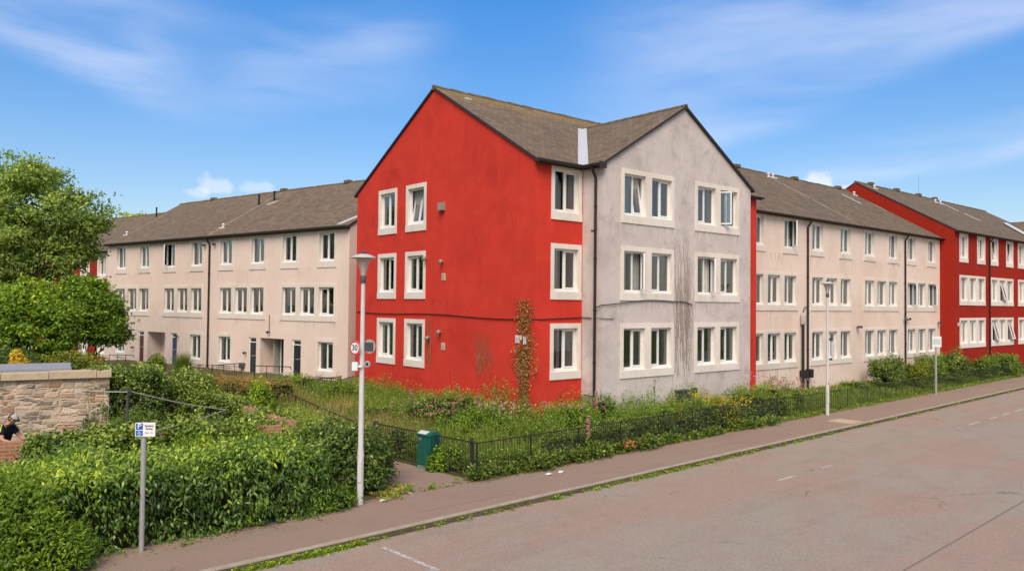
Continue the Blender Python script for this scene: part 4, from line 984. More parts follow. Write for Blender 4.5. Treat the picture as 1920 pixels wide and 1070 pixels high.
# ------------------------------------------------------------------ railings
def railing(pts, h, label, gap=.105, group=None, step=2.0, base=None, mesh=False, m=RAILB):
    """black bar railing through points; panels of thin bars between posts"""
    p0 = Vector((pts[0][0], pts[0][1], 0)); root = empty('railing', p0, 0, label, 'railing', group)
    zf = lambda p: (float(land(p.x, p.y)) if base is None else base)
    rail = MB(); bars = MB(); low = MB(); nb = 0
    for a, b in zip(pts, pts[1:]):
        a, b = Vector((a[0], a[1], 0)), Vector((b[0], b[1], 0)); L = (b - a).length; d = (b - a) / L; k = max(1, round(L / step)); T = Matrix.Rotation(math.atan2(d.y, d.x), 4, 'Z')
        for i in range(k + 1):
            p = a + d * L * i / k; q = MB(); z = zf(p); q.box(-.016, .016, -.016, .016, -.1, h + .005, 0, T)
            if nb < 95: o = q.build('post', m, root); o.location = p - p0 + Vector((0, 0, z)); nb += 1
        segs = [a + d * L * i / k for i in range(k + 1)]
        for u, v in zip(segs, segs[1:]):
            zu, zv = Vector((0, 0, zf(u))), Vector((0, 0, zf(v)))
            U, V_ = u - p0 + zu, v - p0 + zv; up = Vector((0, 0, 1))
            n = Vector((-d.y, d.x, 0)) * .022
            for zz, th, tgt in ((h, .022, rail), (.10, .02, low)):
                A, B = U + up * zz, V_ + up * zz
                for q in ((A - n, B - n, B + n, A + n), (A - n - up * th, B - n - up * th, B - n, A - n), (B + n - up * th, A + n - up * th, A + n, B + n), (B - n - up * th, A - n - up * th, A + n - up * th, B + n - up * th)): tgt.face(q)
            m_ = int((v - u).length / gap)
            for i in range(1, m_):
                c = U + (V_ - U) * i / m_; bars.tube([c + up * .09, c + up * (h - .01)], .0105, 4, 0, False)
    rail.build('top_rail', m, root); low.build('bottom_rail', m, root); bars.build('bars', m, root); return root
fc = BK(FX0, FY0)
far = ST(60, 2.28)
p1, p2 = ST(6.0, 2.28), ST(14.5, 2.28)
railing([fc, p1 if False else ST(17, 2.30)], .94, 'long black bar railing along the footway in front of the wild garden', gap=.10)
railing([ST(17.05, 2.30), far], .88, 'dark green railing running away past the cream terrace to the right edge', gap=.16, m=mat('green_railing_paint', (.03, .055, .025), .6, .3))
g0 = Vector((-3.87, 22.75, 0)); railing([g0, fc], .94, 'short black railing between the garden corner and the path, behind the green cabinet')
railing([(-8.9, 29.8), (-4.05, 22.9)], .80, 'low weathered railing beside the path, running away towards the pink terrace', gap=.34)
railing([(-9.4, 29.6), (-7.2, 33.2)], .78, 'black railing climbing towards the pink terrace doors beyond the tall grass'); railing([(-7.2, 33.25), (-6.95, 35.3)], .62, 'short black railing closing the gap beside the red gable end')
q = MB(); q.box(-.045, .045, -.045, .045, -.1, 1.02); o = q.build('gate_post', RAILB); o.location = BK(FX0 + .05, FY0 + .28); tag(o, 'stout square black post just left of the railing corner', 'post')
q = MB(); q.box(-.05, .05, -.04, .04, -.1, .98); o = q.build('gate_post', RAILB); o.location = g0 + Vector((-.06, .06, 0)); tag(o, 'black post at the path end of the railing, behind the rounded bush', 'post')
def handrail(a, b, za, zb_, label):
    a, b = Vector((*a, 0)), Vector((*b, 0)); r = empty('handrail', a, 0, label, 'handrail'); m_ = MB(); A, B = Vector((0, 0, za)), b - a + Vector((0, 0, zb_))
    m_.tube([A - Vector((0, 0, .75)), A, B, B + Vector((0, .15, -.12))], .024, 6); m_.build('rail', RAILB, r)
    for t in (.35, .7): q = MB(); c = A.lerp(B, t); q.tube([c, c - Vector((0, 0, .75))], .02, 6); q.build('post', RAILB, r)
handrail(at(401, 41.5).xy, at(461, 40.5).xy, 1.02, 1.25, 'thin black handrail rising to the charcoal door from the left')
handrail(at(480, 39.5).xy, at(547, 38).xy, 1.2, 1.28, 'thin black handrail crossing in front of the porch and black door')
handrail(at(590, 36.2).xy, at(640, 35).xy, .95, 1.02, 'black handrail below the ground floor window nearest the red gable')
handrail(at(208, 50).xy, at(252, 49).xy, .95, 1.0, 'distant dark handrail at the far left end of the pink terrace')
railing([at(376, 42).xy, at(455, 41).xy], .62, 'low black railing on the pink terrace forecourt right of the round bush', base=.42)

# ------------------------------------------------------------------ lamp posts, signs, cabinet
def text(body, size, m, M_, parent, name='lettering', sx=1.0):
    cu = bpy.data.curves.new('txt', 'FONT'); cu.body = body; cu.size = size; cu.align_x = 'CENTER'; cu.align_y = 'CENTER'; cu.extrude = .0008; cu.offset = size * .012
    t = bpy.data.objects.new('txt', cu); col.objects.link(t); dg = bpy.context.evaluated_depsgraph_get(); me = bpy.data.meshes.new_from_object(t.evaluated_get(dg)); bpy.data.objects.remove(t)
    me.materials.clear(); me.materials.append(m); me.name = name
    return link(name, me, parent, M_ @ Matrix.Rotation(R(90), 4, 'X') @ Matrix.Diagonal((sx, 1, 1, 1)))
INK = mat('sign_ink', (.03, .03, .035), .6); BLUE = mat('sign_blue', (.02, .09, .42), .4, .4, var=.03); SWHITE = mat('sign_white', (.80, .80, .80), .4, .4, var=.05); SRED = mat('sign_red', (.60, .03, .04), .4, .4)
def glassy(name, c, a):
    m = bpy.data.materials.new(name); m.use_nodes = True; nt = m.node_tree; nt.nodes.clear(); h = NT(nt); out = h.n('ShaderNodeOutputMaterial'); p = h.n('ShaderNodeBsdfPrincipled'); t = h.n('ShaderNodeBsdfTransparent'); mx = h.n('ShaderNodeMixShader')
    p.inputs['Base Color'].default_value = (*c, 1); p.inputs['Roughness'].default_value = .15; mx.inputs[0].default_value = a; h.l(t.outputs[0], mx.inputs[1]); h.l(p.outputs[0], mx.inputs[2]); h.l(mx.outputs[0], out.inputs[0]); return m
BOWL = glassy('lamp_bowl', (.62, .56, .50), .45)
def lamp(pos, label):
    r = empty('street_lamp', pos, 0, label, 'street lamp', 'white street lamps with dish tops')
    m_ = MB(); m_.lathe([(.0, -.1), (.072, -.1), (.072, 1.15), (.062, 1.25), (.045, 4.75), (.045, 4.86)], 14); m_.build('pole', LAMPW, r, True)
    m_ = MB(); m_.lathe([(.0, 4.84), (.062, 4.84), (.066, 4.87), (.066, 4.98), (.05, 5.0), (.0, 5.0)], 14); m_.build('collar', DGREY, r, True)
    m_ = MB(); m_.lathe([(.06, 5.0), (.065, 5.06), (.10, 5.20), (.165, 5.36), (.17, 5.38), (.155, 5.36), (.09, 5.20), (.05, 5.02)], 18); m_.build('bowl', BOWL, r, True)
    m_ = MB(); m_.lathe([(.0, 5.02), (.035, 5.02), (.045, 5.2), (.03, 5.3), (.0, 5.31)], 10); m_.build('lamp', mat('lamp_tube', (.75, .72, .66), .4), r, True)
    m_ = MB(); m_.lathe([(.0, 5.375), (.18, 5.375), (.265, 5.385), (.275, 5.395), (.255, 5.42), (.18, 5.455), (.08, 5.48), (.0, 5.485)], 24); m_.build('canopy', mat('lamp_canopy', (.50, .47, .45), .5, .4), r, True)
    m_ = MB(); m_.lathe([(.0, 5.48), (.05, 5.48), (.055, 5.52), (.03, 5.55), (.0, 5.555)], 10); m_.build('finial', DGREY, r, True)
    m_ = MB(); m_.box(-.04, .04, -.088, -.07, .5, .95); m_.build('service_door', LAMPW, r)
    return r
L1 = Vector((-3.28, 17.26, 0)); l1 = lamp(L1, 'tall white dish-topped street lamp by the hedge at the corner, carrying speed signs')
l2 = lamp(Vector((13.03, 32.35, 0)), 'white street lamp with a dish top standing at the railing before the cream terrace')
def plate(name, loc, nrm, label, cat, fn):
    """sign plate facing nrm"""
    a = math.atan2(nrm[1], nrm[0]) + math.pi / 2; r = empty(name, loc, a, label, cat); fn(r); return r
def speed(r):
    m_ = MB(); m_.tube([(0, -.004, 0), (0, .004, 0)], .152, 28, 0); m_.build('disc', SWHITE, r)
    m_ = MB(); n = 28
    for i in range(n):
        a, b = 2 * math.pi * i / n, 2 * math.pi * (i + 1) / n; f = lambda t, q: (math.cos(t) * q, -.0065, math.sin(t) * q); m_.face([f(a, .122), f(a, .152), f(b, .152), f(b, .122)])
    m_.build('red_ring', SRED, r); text('30', .17, INK, Matrix.Translation((0, -.007, 0)), r)
    m_ = MB(); m_.box(-.02, .10, .004, .03, -.02, .02); m_.build('bracket', GALV, r)
ndir = (-dK * 1.0 + Vector((.55, -.9, 0)) * .25).normalized()
plate('speed_sign', L1 + Vector((-.14, -.10, 3.42)), ndir, 'small round speed limit sign with a red ring on the left of the lamp post', 'road sign', speed)
def backplate(r):
    m_ = MB(); m_.tube([(0, -.004, 0), (0, .004, 0)], .155, 28); m_.build('disc', mat('sign_back_grey', (.36, .35, .32), .6, .4), r)
    m_ = MB(); m_.box(-.10, .10, -.03, -.004, -.09, .09); m_.build('bracket', DGREY, r)
plate('speed_sign', L1 + Vector((.16, .0, 3.45)), -dK * .7 + Vector((0, -.7, 0)), 'round grey back of a sign on the right of the lamp post', 'road sign', backplate)
m_ = MB(); m_.box(-.09, .03, -.06, .06, -.09, .09); m_.box(-.02, .12, -.02, .02, -.02, .02); o = m_.build('control_box', SWHITE); o.location = L1 + Vector((-.10, -.10, 3.02)); tag(o, 'small white box clamped to the lamp post below the speed sign', 'control box')
m_ = MB(); m_.tube([(0, 0, 0), (0, -.06, 0)], .07, 12); m_.tube([(0, -.06, 0), (0, -.07, 0)], .035, 10, 1); o = m_.build('sensor', [GALV, INK]); o.location = L1 + Vector((.13, -.05, 3.07)); tag(o, 'small round sensor on the right of the lamp post below the grey disc', 'sensor')
# parking sign near
PS = Vector((-6.47, 13.89, 0)); r = empty('parking_sign', PS, R(8), 'parking sign on a grey pole in front of the laurel hedge at the left', 'parking sign')
m_ = MB(); m_.tube([(0, 0, -.1), (0, 0, 2.26)], .044, 12); m_.build('pole', GALV, r)
def pplate(r, z, w_=.335, h_=.245, cx=.04):
    m_ = MB(); m_.box(cx - w_ / 2, cx + w_ / 2, -.062, -.052, z - h_ / 2, z + h_ / 2); p = m_.build('plate', SWHITE, r)
    m_ = MB(); m_.box(cx - w_ / 2 + .012, cx - w_ / 2 + .128, -.064, -.062, z + .0, z + h_ / 2 - .012); m_.box(cx - w_ / 2 + .012, cx - w_ / 2 + .128, -.064, -.062, z - h_ / 2 + .012, z - .015); m_.build('blue_panel', BLUE, p)
    T = Matrix.Translation((cx - w_ / 2 + .07, -.066, z + .06)); text('P', .13, SWHITE, T, p)
    m_ = MB()
    for i, ww_ in enumerate((.05, .07, .06)): m_.box(cx - w_ / 2 + .07 - ww_ / 2, cx - w_ / 2 + .07 + ww_ / 2, -.066, -.064, z - .045 - i * .028, z - .030 - i * .028)
    m_.build('symbol', mat('pale_blue', (.35, .5, .8), .5), p)
    text('Residents', .045, INK, Matrix.Translation((cx + .065, -.066, z + .065)), p, sx=.85); text('Parking', .045, INK, Matrix.Translation((cx + .065, -.066, z + .015)), p, sx=.85)
    text('Mon - Fri', .034, mat('faded_ink', (.32, .32, .33), .6), Matrix.Translation((cx + .065, -.066, z - .055)), p)
    m_ = MB()
    for dz in (-.07, .07): m_.box(-.06, .06, -.052, .05, z + dz - .012, z + dz + .012)
    m_.build('bracket', GALV, r)
pplate(r, 2.14)
r = empty('parking_sign', Vector((22.12, 40.9, 0)), R(-30), 'parking sign on a grey pole at the railing in front of the far shrubs', 'parking sign')
m_ = MB(); m_.tube([(0, 0, -.1), (0, 0, 3.0)], .05, 10); m_.build('pole', GALV, r)
m_ = MB(); m_.box(-.16, .26, -.07, -.055, 2.42, 2.98); m_.box(-.13, .23, -.073, -.07, 2.56, 2.84, 1); m_.build('plate', [SWHITE, mat('plate_pale_green', (.50, .60, .56), .5)], r)
# small notice on the far lamp
r = empty('notice', Vector((13.03, 32.35, 0)) + Vector((.13, -.08, 2.75)), R(30), 'small pale notice strapped to the far street lamp', 'notice'); m_ = MB(); m_.box(-.02, .16, -.02, 0, -.42, .30); m_.build('board', mat('notice_pale', (.56, .54, .55), .6, var=.25, vscale=14), r)
m_ = MB(); m_.box(-.06, .02, -.04, .06, .30, .42); m_.box(-.06, .02, -.04, .06, -.50, -.42); m_.build('strap', DGREY, r)
# green cabinet
gd = (fc - g0).normalized(); r = empty('utility_cabinet', Vector((-2.16, 21.0, 0)), math.atan2(gd.y, gd.x), 'dark green utility cabinet with a pale patch on its lid, beside the railing', 'cabinet')
CG = mat('cabinet_green', (.012, .115, .082), .5, .4, .05, 20, .12, 5, extra=lambda h, g, c: h.mix(h.mapr(h.noise(g, 5, 5, .7), .60, .70, 0, .6), c, (.05, .20, .16)))
m_ = MB(); m_.box(-.27, .21, -.20, .20, .12, .90); m_.box(-.29, .23, -.22, .22, .90, .935)
for a, b in (((-.29, -.22, .935), (.23, -.22, .935)),):
    v_ = [(-.29, -.22, .935), (.23, -.22, .935), (.23, .22, .935), (-.29, .22, .935), (-.29, -.05, 1.01), (.23, -.05, 1.01), (.23, .10, 1.01), (-.29, .10, 1.01)]
    for q in ((0, 1, 5, 4), (4, 5, 6, 7), (6, 2, 3, 7), (1, 2, 6, 5), (3, 0, 4, 7)): m_.face([v_[i] for i in q])
m_.build('body', CG, r)
m_ = MB(); m_.box(-.265, .205, -.195, .195, -.05, .12); m_.build('plinth', mat('plinth_grey', (.17, .26, .23), .8, var=.25, vscale=9), r)
m_ = MB(); m_.box(-.235, -.02, -.212, -.201, .16, .87); m_.box(-.005, .18, -.212, -.201, .16, .87); m_.build('door', CG, r)
m_ = MB()
for i in range(3): m_.box(.2102, .222, -.12 + i * .10, -.07 + i * .10, .5, .84)
m_.build('vent', mat('vent_dark_green', (.006, .06, .045), .6), r)
m_ = MB(); m_.face([(-.27, -.205, .945), (.10, -.205, .945), (.10, -.06, 1.009), (-.27, -.06, 1.009)]); o = m_.build('lid_patch', mat('bird_lime', (.56, .58, .52), .8, var=.2, vscale=20), r); o.location = (0, -.003, .005)
m_ = MB(); m_.box(-.20, -.08, -.216, -.2125, .78, .84); m_.build('label_plate', mat('rusty_label', (.38, .13, .07), .7), r)

# ------------------------------------------------------------------ walls of the yard at the left
def rubble():
    m = bpy.data.materials.new('rubble_stone'); m.use_nodes = True; nt = m.node_tree; nt.nodes.clear(); h = NT(nt); out = h.n('ShaderNodeOutputMaterial'); p = h.n('ShaderNodeBsdfPrincipled'); h.l(p.outputs[0], out.inputs[0])
    uv = h.n('ShaderNodeUVMap').outputs[0]; g = h.n('ShaderNodeNewGeometry').outputs['Position']
    ns_ = h.n('ShaderNodeTexNoise'); ns_.inputs['Scale'].default_value = 3; h.l(uv, ns_.inputs['Vector']); a = h.n('ShaderNodeVectorMath', operation='MULTIPLY_ADD'); h.l(ns_.outputs[1], a.inputs[0]); a.inputs[1].default_value = (.16, .07, 0); h.l(uv, a.inputs[2])
    mp = h.n('ShaderNodeMapping'); mp.inputs['Scale'].default_value = (2.1, 5.6, 1); h.l(a.outputs[0], mp.inputs['Vector'])
    v1 = h.n('ShaderNodeTexVoronoi', distance='CHEBYCHEV'); v2 = h.n('ShaderNodeTexVoronoi', distance='CHEBYCHEV', feature='F2')
    for v_ in (v1, v2): v_.inputs['Randomness'].default_value = .82; v_.inputs['Scale'].default_value = 1.35; h.l(mp.outputs[0], v_.inputs['Vector'])
    gap = h.m('SUBTRACT', v2.outputs['Distance'], v1.outputs['Distance'])
    sx = h.n('ShaderNodeSeparateColor'); h.l(v1.outputs['Color'], sx.inputs[0])
    c = h.ramp(sx.outputs[0], [(0, (.10, .08, .07)), (.16, (.24, .18, .13)), (.32, (.42, .31, .21)), (.5, (.56, .43, .30)), (.68, (.42, .18, .09)), (.76, (.30, .26, .20)), (.88, (.50, .36, .26)), (1, (.70, .56, .43))])
    c = h.mix(h.mapr(h.noise(g, 7, 6, .7), .4, .7, 0, .5), c, (.52, .42, .31))
    e = h.mapr(gap, .02, .20)
    c = h.mix(h.m('MULTIPLY_ADD', e, .55, .45), (.66, .53, .40), c); h.l(c, p.inputs['Base Color']); p.inputs['Roughness'].default_value = .95
    b = h.n('ShaderNodeBump'); b.inputs['Strength'].default_value = .8; b.inputs['Distance'].default_value = .03; h.l(h.m('ADD', e, h.m('MULTIPLY', h.noise(g, 14, 5, .7), .8)), b.inputs['Height']); h.l(b.outputs[0], p.inputs['Normal'])
    return m
RUB = rubble(); wd = Vector((.866, .5, 0)); wn = Vector((.5, -.866, 0)); we = Vector((-11.0, 21.5, 0)); wL = 12.0; ws = we - wd * wL
r = empty('stone_wall', ws, math.atan2(wd.y, wd.x), 'old rubble stone garden wall with a sandy coping behind the hedge at the left', 'wall')
m_ = MB(); N_ = 40
for side_y, s_ in ((-.22, 1), (.22, -1)):
    for i in range(N_):
        for j in range(6):
            x0, x1, z0, z1 = wL * i / N_, wL * (i + 1) / N_, -.1 + 2.42 * j / 6, -.1 + 2.42 * (j + 1) / 6
            q = [(x0, z0), (x1, z0), (x1, z1), (x0, z1)]; bb = lambda x, z: side_y + s_ * .03 * math.sin(x * 3.3 + z * 2.1) * math.cos(z * 5 + x)
            q3 = [(x, bb(x, z), z) for x, z in q]; m_.face(q3 if s_ > 0 else q3[::-1], 0, q if s_ > 0 else q[::-1])
m_.face([(wL, -.25, -.1), (wL, .25, -.1), (wL, .25, 2.32), (wL, -.25, 2.32)], 0, [(0, 0), (.5, 0), (.5, 2.4), (0, 2.4)])
m_.build('stonework', RUB, r)
m_ = MB(); x = 0
while x < wL - .1:
    L = min(rnd.uniform(.8, 1.3), wL + .05 - x); j = rnd.uniform(-.012, .012); m_.box(x, x + L - .012, -.32 + j, .30, 2.33, 2.50 + j); x += L
m_.build('coping', mat('sandstone_coping', (.56, .44, .30), .9, .15, .4, 14, .15, 3, extra=lambda h, g, c: h.mix(h.mapr(h.noise(g, 3, 5, .7), .5, .7, 0, .5), c, (.33, .25, .17))), r)
sh = ws + wd * 2 - wn * .45; r = empty('shed', sh, math.atan2(wd.y, wd.x), 'low shed with a flat grey felt roof just behind the stone wall coping', 'shed')
m_ = MB(); m_.box(.05, 8.8, .05, 2.2, 0, 2.38); m_.build('walls', mat('shed_boards', (.20, .14, .09), .9), r); m_ = MB(); m_.box(-.1, 9.1, 0, 2.4, 2.385, 2.535); m_.build('roof', mat('grey_felt', (.30, .31, .33), .9, .2, .2, 20, .08, 2), r)
def brickwall(a, b, h_, label):
    a, b = Vector((*a, 0)), Vector((*b, 0)); L = (b - a).length; d = (b - a) / L; m_ = MB()
    for y, q in ((-.11, 0), (.11, 1)):
        pts = [(0, y, -.1), (L, y, -.1), (L, y, h_), (0, y, h_)]; uv = [(0, 0), (L, 0), (L, h_), (0, h_)]; m_.face(pts if q == 0 else pts[::-1], 0, uv if q == 0 else uv[::-1])
    for x in (0, L): m_.face([(x, -.11, -.1), (x, .11, -.1), (x, .11, h_), (x, -.11, h_)], 0, [(0, 0), (.22, 0), (.22, h_), (0, h_)])
    m_.face([(0, -.11, h_), (L, -.11, h_), (L, .11, h_), (0, .11, h_)], 0, [(0, 0), (L, 0), (L, .22), (0, .22)])
    o = m_.build('brick_wall', BRICK); o.location = a; o.rotation_euler = (0, 0, math.atan2(d.y, d.x)); tag(o, label, 'wall'); return o
def brickmat():
    m = bpy.data.materials.new('red_brick'); m.use_nodes = True; nt = m.node_tree; nt.nodes.clear(); h = NT(nt); out = h.n('ShaderNodeOutputMaterial'); p = h.n('ShaderNodeBsdfPrincipled'); h.l(p.outputs[0], out.inputs[0])
    b = h.n('ShaderNodeTexBrick'); h.l(h.n('ShaderNodeUVMap').outputs[0], b.inputs['Vector'])
    for k, v in (('Scale', 1.0), ('Mortar Size', .012), ('Brick Width', .225), ('Row Height', .075)): b.inputs[k].default_value = v
    b.inputs['Color1'].default_value = (.34, .11, .055, 1); b.inputs['Color2'].default_value = (.44, .17, .09, 1); b.inputs['Mortar'].default_value = (.36, .28, .20, 1)
    h.l(b.outputs['Color'], p.inputs['Base Color']); p.inputs['Roughness'].default_value = .95; return m
BRICK = brickmat()
B0, B1, B2 = (-12.3, 16.7), (-5.6, 20.25), (-10.6, 27.0)
brickwall((-14.9, 15.3), B1, 1.26, 'low red brick yard wall behind the laurel hedge, mostly under ivy')
brickwall(B2, (-5.65, 20.4), 1.30, 'ivy-covered red brick wall along the path, running back from the yard corner')
# clothes posts and lines
r = empty('clothes_post', at(244, 19.6, .1), 0, 'dark clothes line post standing in the yard in front of the ivy block', 'clothes post'); m_ = MB(); m_.tube([(0, 0, -.1), (0, 0, 2.12)], .035, 8); m_.build('post', DGREY, r); m_ = MB(); m_.tube([(-.09, 0, 2.08), (.09, 0, 2.08)], .02, 6); m_.build('cross_bar', DGREY, r)
hk = at(428, 22.0, 1.38); top_ = at(244, 19.6, 2.16)
def rope(a, b, sag, label):
    m_ = MB(); o0 = Vector(a); m_.tube([Vector(a).lerp(Vector(b), i / 14) - o0 - Vector((0, 0, sag * math.sin(math.pi * i / 14))) for i in range(15)], .012, 5); o = m_.build('clothes_line', mat('pale_rope', (.45, .44, .42), .8)); o.location = o0; tag(o, label, 'clothes line')
rope(top_, hk, .05, 'pale clothes line sloping down from the yard post to the ivy wall'); rope(at(243, 19.5, 2.14), at(150, 20.2, 2.1), .02, 'clothes line running left from the yard post to the stone wall'); rope(at(296, 17.9, 1.45), hk, .04, 'lower clothes line stretched over the ivy behind the parking sign')
# ------------------------------------------------------------------ hedges and shrubs at the left
aK = math.atan2(dK.y, dK.x); MK = lambda s, t, z=0: Matrix.Translation(ST(s, t, z)) @ Matrix.Rotation(aK, 4, 'Z')
boxhedge('hedge', MK(-15, 1.98), 12.5, 1.9, 1.42, 56000, .125, .044, L_LAUREL, 'long thick laurel hedge with drooping glossy leaves behind the near parking sign', wav=.17, tone0=.34, newtop=.56, droop=.8, seed=3)
shrub('bush', Vector((-3.75, 18.6, 0)), [((-.1, 0, .72), (.95, .9, .84)), ((.12, .6, .62), (.72, 1.0, .76)), ((-.7, .4, .7), (.8, .8, .85)), ((.0, -.3, .35), (.75, .6, .5))], 26000, .11, .055, L_DARK, 'rounded mixed bush with pale-edged leaves just behind the near street lamp', 'bush', seed=12, tone0=.36, newtop=.5, bump=.14, corek=.78)
shrub('bush', Vector((-4.35, 16.75, 0)), [((0, 0, .25), (.65, .45, .42)), ((.55, .2, .18), (.5, .4, .33)), ((-.5, -.3, .2), (.4, .35, .35))], 7000, .09, .035, L_BRIGHT, 'low fresh green bush at the foot of the near street lamp', 'bush', seed=14, tone0=.25, newtop=.2)
shrub('bush', Vector((-8.15, 12.75, 0)), [((0, 0, .65), (.95, .8, .92)), ((-.9, .1, .75), (.9, .8, .9)), ((.75, .05, .35), (.6, .5, .5)), ((-.2, -.5, .35), (.9, .5, .5))], 30000, .10, .03, L_BRIGHT, 'light green feathery shrub overhanging the laurel hedge at the bottom left corner', 'shrub', seed=15, tone0=.38, newtop=.3, droop=.1, scat=.9)
def along(a, b, k0, k1, off=0, z=0):
    a, b = Vector((*a, 0)), Vector((*b, 0)); d = (b - a).normalized(); n = Vector((-d.y, d.x, 0)); return Matrix.Translation(a + d * k0 + n * off + Vector((0, 0, z))) @ Matrix.Rotation(math.atan2(d.y, d.x), 4, 'Z')
boxhedge('ivy', along(B0, B1, 1.75, 5.2, -.45), 4.85, .85, 1.36, 22000, .11, .075, L_IVY, 'thick ivy smothering the front brick wall between the person and the exposed bricks', 'ivy', seed=21, wav=.17, tone0=.40, newtop=.35, droop=.35, inset=.2)
boxhedge('ivy', along(B0, B1, 0, 1, -.50), 1.4, .4, .88, 5000, .085, .06, L_IVY, 'ivy hanging on the brick wall right below the person at the left edge', 'ivy', seed=22, wav=.12, tone0=.45, newtop=.3)
boxhedge('ivy', along(B0, B1, 6.5, 5.2, -.55), 1.35, .5, 1.08, 6000, .10, .065, L_IVY, 'low ivy under the short length of exposed brick at the yard corner', 'ivy', seed=221, wav=.15, tone0=.45, newtop=.3)
boxhedge('ivy', along(B2, B1, 3.4, 0, -.4), 4.8, .8, 1.30, 25000, .085, .06, L_IVY, 'ivy heaped on the path-side brick wall nearest the yard corner', 'ivy', seed=23, wav=.18, tone0=.42, newtop=.42)
boxhedge('ivy', along(B2, B1, -.2, 0, -.45), 3.3, .9, 1.36, 19000, .085, .06, L_IVY, 'paler ivy on the far part of the path-side wall in front of the brownish hedge', 'ivy', seed=24, wav=.2, tone0=.50, newtop=.40)
boxhedge('ivy', Matrix.Translation((-11.4, 21.05, 0)) @ Matrix.Rotation(math.atan2(.5, .866), 4, 'Z'), 2.0, 1.8, 2.50, 30000, .07, .055, L_IVY, 'tall dark clipped block of ivy at the right end of the stone wall', 'ivy', seed=25, wav=.07, tone0=.26, newtop=.55)
shrub('ivy', Vector((-9.6, 23.6, .1)), [((0, 0, 1.2), (.8, .8, 1.05)), ((.7, -.6, .9), (.8, .7, .85)), ((-.2, .5, 1.5), (.7, .7, .8))], 16000, .085, .055, L_IVY, 'bright mound of ivy spilling to the right of the tall clipped ivy block', 'ivy', seed=26, tone0=.50, newtop=.4)
shrub('shrub', Vector((-8.6, 20.7, .1)), [((0, 0, .5), (1.2, .9, .75)), ((1.0, .1, .5), (.8, .7, .7)), ((-1.2, -.3, .6), (.9, .7, .8))], 18000, .09, .025, L_MEAD, 'loose green shrubs filling the little yard under the clothes lines', 'shrub', seed=27, tone0=.34, newtop=.2)
shrub('shrub', Vector((-6.2, 18.9, .0)), [((0, 0, .6), (1.0, .6, .72)), ((-1.1, -.4, .55), (.9, .6, .7)), ((.9, .4, .6), (.8, .7, .75))], 16000, .08, .03, L_BRIGHT, 'yellowish green leafy shrub between the laurel hedge and the exposed bricks', 'shrub', seed=28, tone0=.45, newtop=.3)
shrub('shrub', Vector((-4.9, 21.3, .0)), [((0, 0, .55), (.8, .9, .7)), ((-.8, 1.2, .6), (.7, .9, .7)), ((-1.6, 2.6, .65), (.7, .9, .75))], 20000, .07, .022, L_MEAD, 'feathery pale green plants between the ivy wall and the low railing', 'shrub', seed=29, tone0=.62, newtop=.3, corek=0)
boxhedge('hedge', Matrix.Translation((-13.4, 29.9, 0)) @ Matrix.Rotation(math.atan2(-.5, .866), 4, 'Z'), 4.7, 2.7, 1.52, 34000, .05, .03, L_BEECH, 'broad flat-topped brownish green hedge in front of the pink terrace', seed=31, wav=.06, tone0=.34, newtop=.62, round_=.5, droop=.1)
shrub('bush', at(297, 41, .4), [((0, 0, .62), (.48, .48, .62))], 2400, .07, .035, L_BRIGHT, 'small round bright green bush before the navy blue door', 'bush', seed=32, tone0=.35, bump=.05, jit=.12)
XY = np.array(at(346, 40).xy) + rng.normal(size=(1500, 2)) * .14; blades('ornamental_grass', XY, 1.25, L_GRASS, 'fountain-like tuft of ornamental grass right of the round bush', 'grass plant', None, 33, .008, .35, tone0=.35, z=.42)
shrub('shrub', at(545, 33, .35), [((0, 0, .45), (.8, .6, .55)), ((.6, .1, .5), (.5, .5, .5))], 8000, .07, .035, L_BRIGHT, 'leafy bright shrub in front of the rightmost pink terrace door', 'shrub', seed=34, tone0=.4)
shrub('shrub', at(490, 27.5, .1), [((0, 0, .75), (.35, .35, .75)), ((-.35, .1, .5), (.3, .3, .5))], 3500, .11, .055, L_BRIGHT, 'single leafy sapling poking up at the right end of the brownish hedge', 'shrub', seed=35, corek=0, tone0=.5)
# trees beyond the stone wall
tree('tree', at(40, 38, .2), 3.6, .26, [((-.2, 0, 7.6), (3.2, 3.0, 2.9)), ((-4.0, 1, 8.3), (3.8, 3.2, 3.3)), ((2.5, 0, 7.3), (1.3, 1.3, .8)), ((.4, 0, 9.7), (1.7, 1.8, 1.3)), ((2.2, 0, 8.5), (1.2, 1.3, .9)), ((3.2, .3, 8.0), (.7, .7, .5)), ((1.8, .2, 6.3), (1.1, 1.2, .8)), ((-1.8, -1.0, 5.6), (3.0, 2.0, 1.5))], 80000, .20, .10, L_TREE, 'tall broad dark green tree rising above everything at the left edge', seed=41, tone0=.36, newtop=.28, crs=.60, bump=.34, nclump=1150)
tree('tree', at(163, 29.5, .2), 1.7, .10, [((-.1, 0, 3.5), (1.15, 1.1, 1.0)), ((.85, -.1, 3.0), (.62, .7, .50)), ((-.8, 0, 3.75), (.8, .9, .9)), ((-.2, .2, 4.45), (.7, .8, .60)), ((.5, 0, 4.0), (.6, .6, .5))], 24000, .15, .085, L_BRIGHT, 'dense spreading small tree with rounded green crown in front of the back red terrace', seed=42, tone0=.26, newtop=.46, crs=.36, jit=.3, bump=.22, depth=1)
tree('tree', at(50, 26.5, .2), 1.4, .10, [((0, 0, 3.2), (1.35, 1.2, 1.5)), ((-1.6, 0, 3.1), (1.4, 1.2, 1.5)), ((.8, .2, 3.3), (.8, .8, 1.2)), ((0, 0, 2.2), (1.6, 1.1, 1.0))], 30000, .14, .075, L_BRIGHT, 'bright green bushy small tree at the left edge below the tall tree', seed=43, tone0=.36, newtop=.55, crs=.4, jit=.32, bump=.24, depth=1)
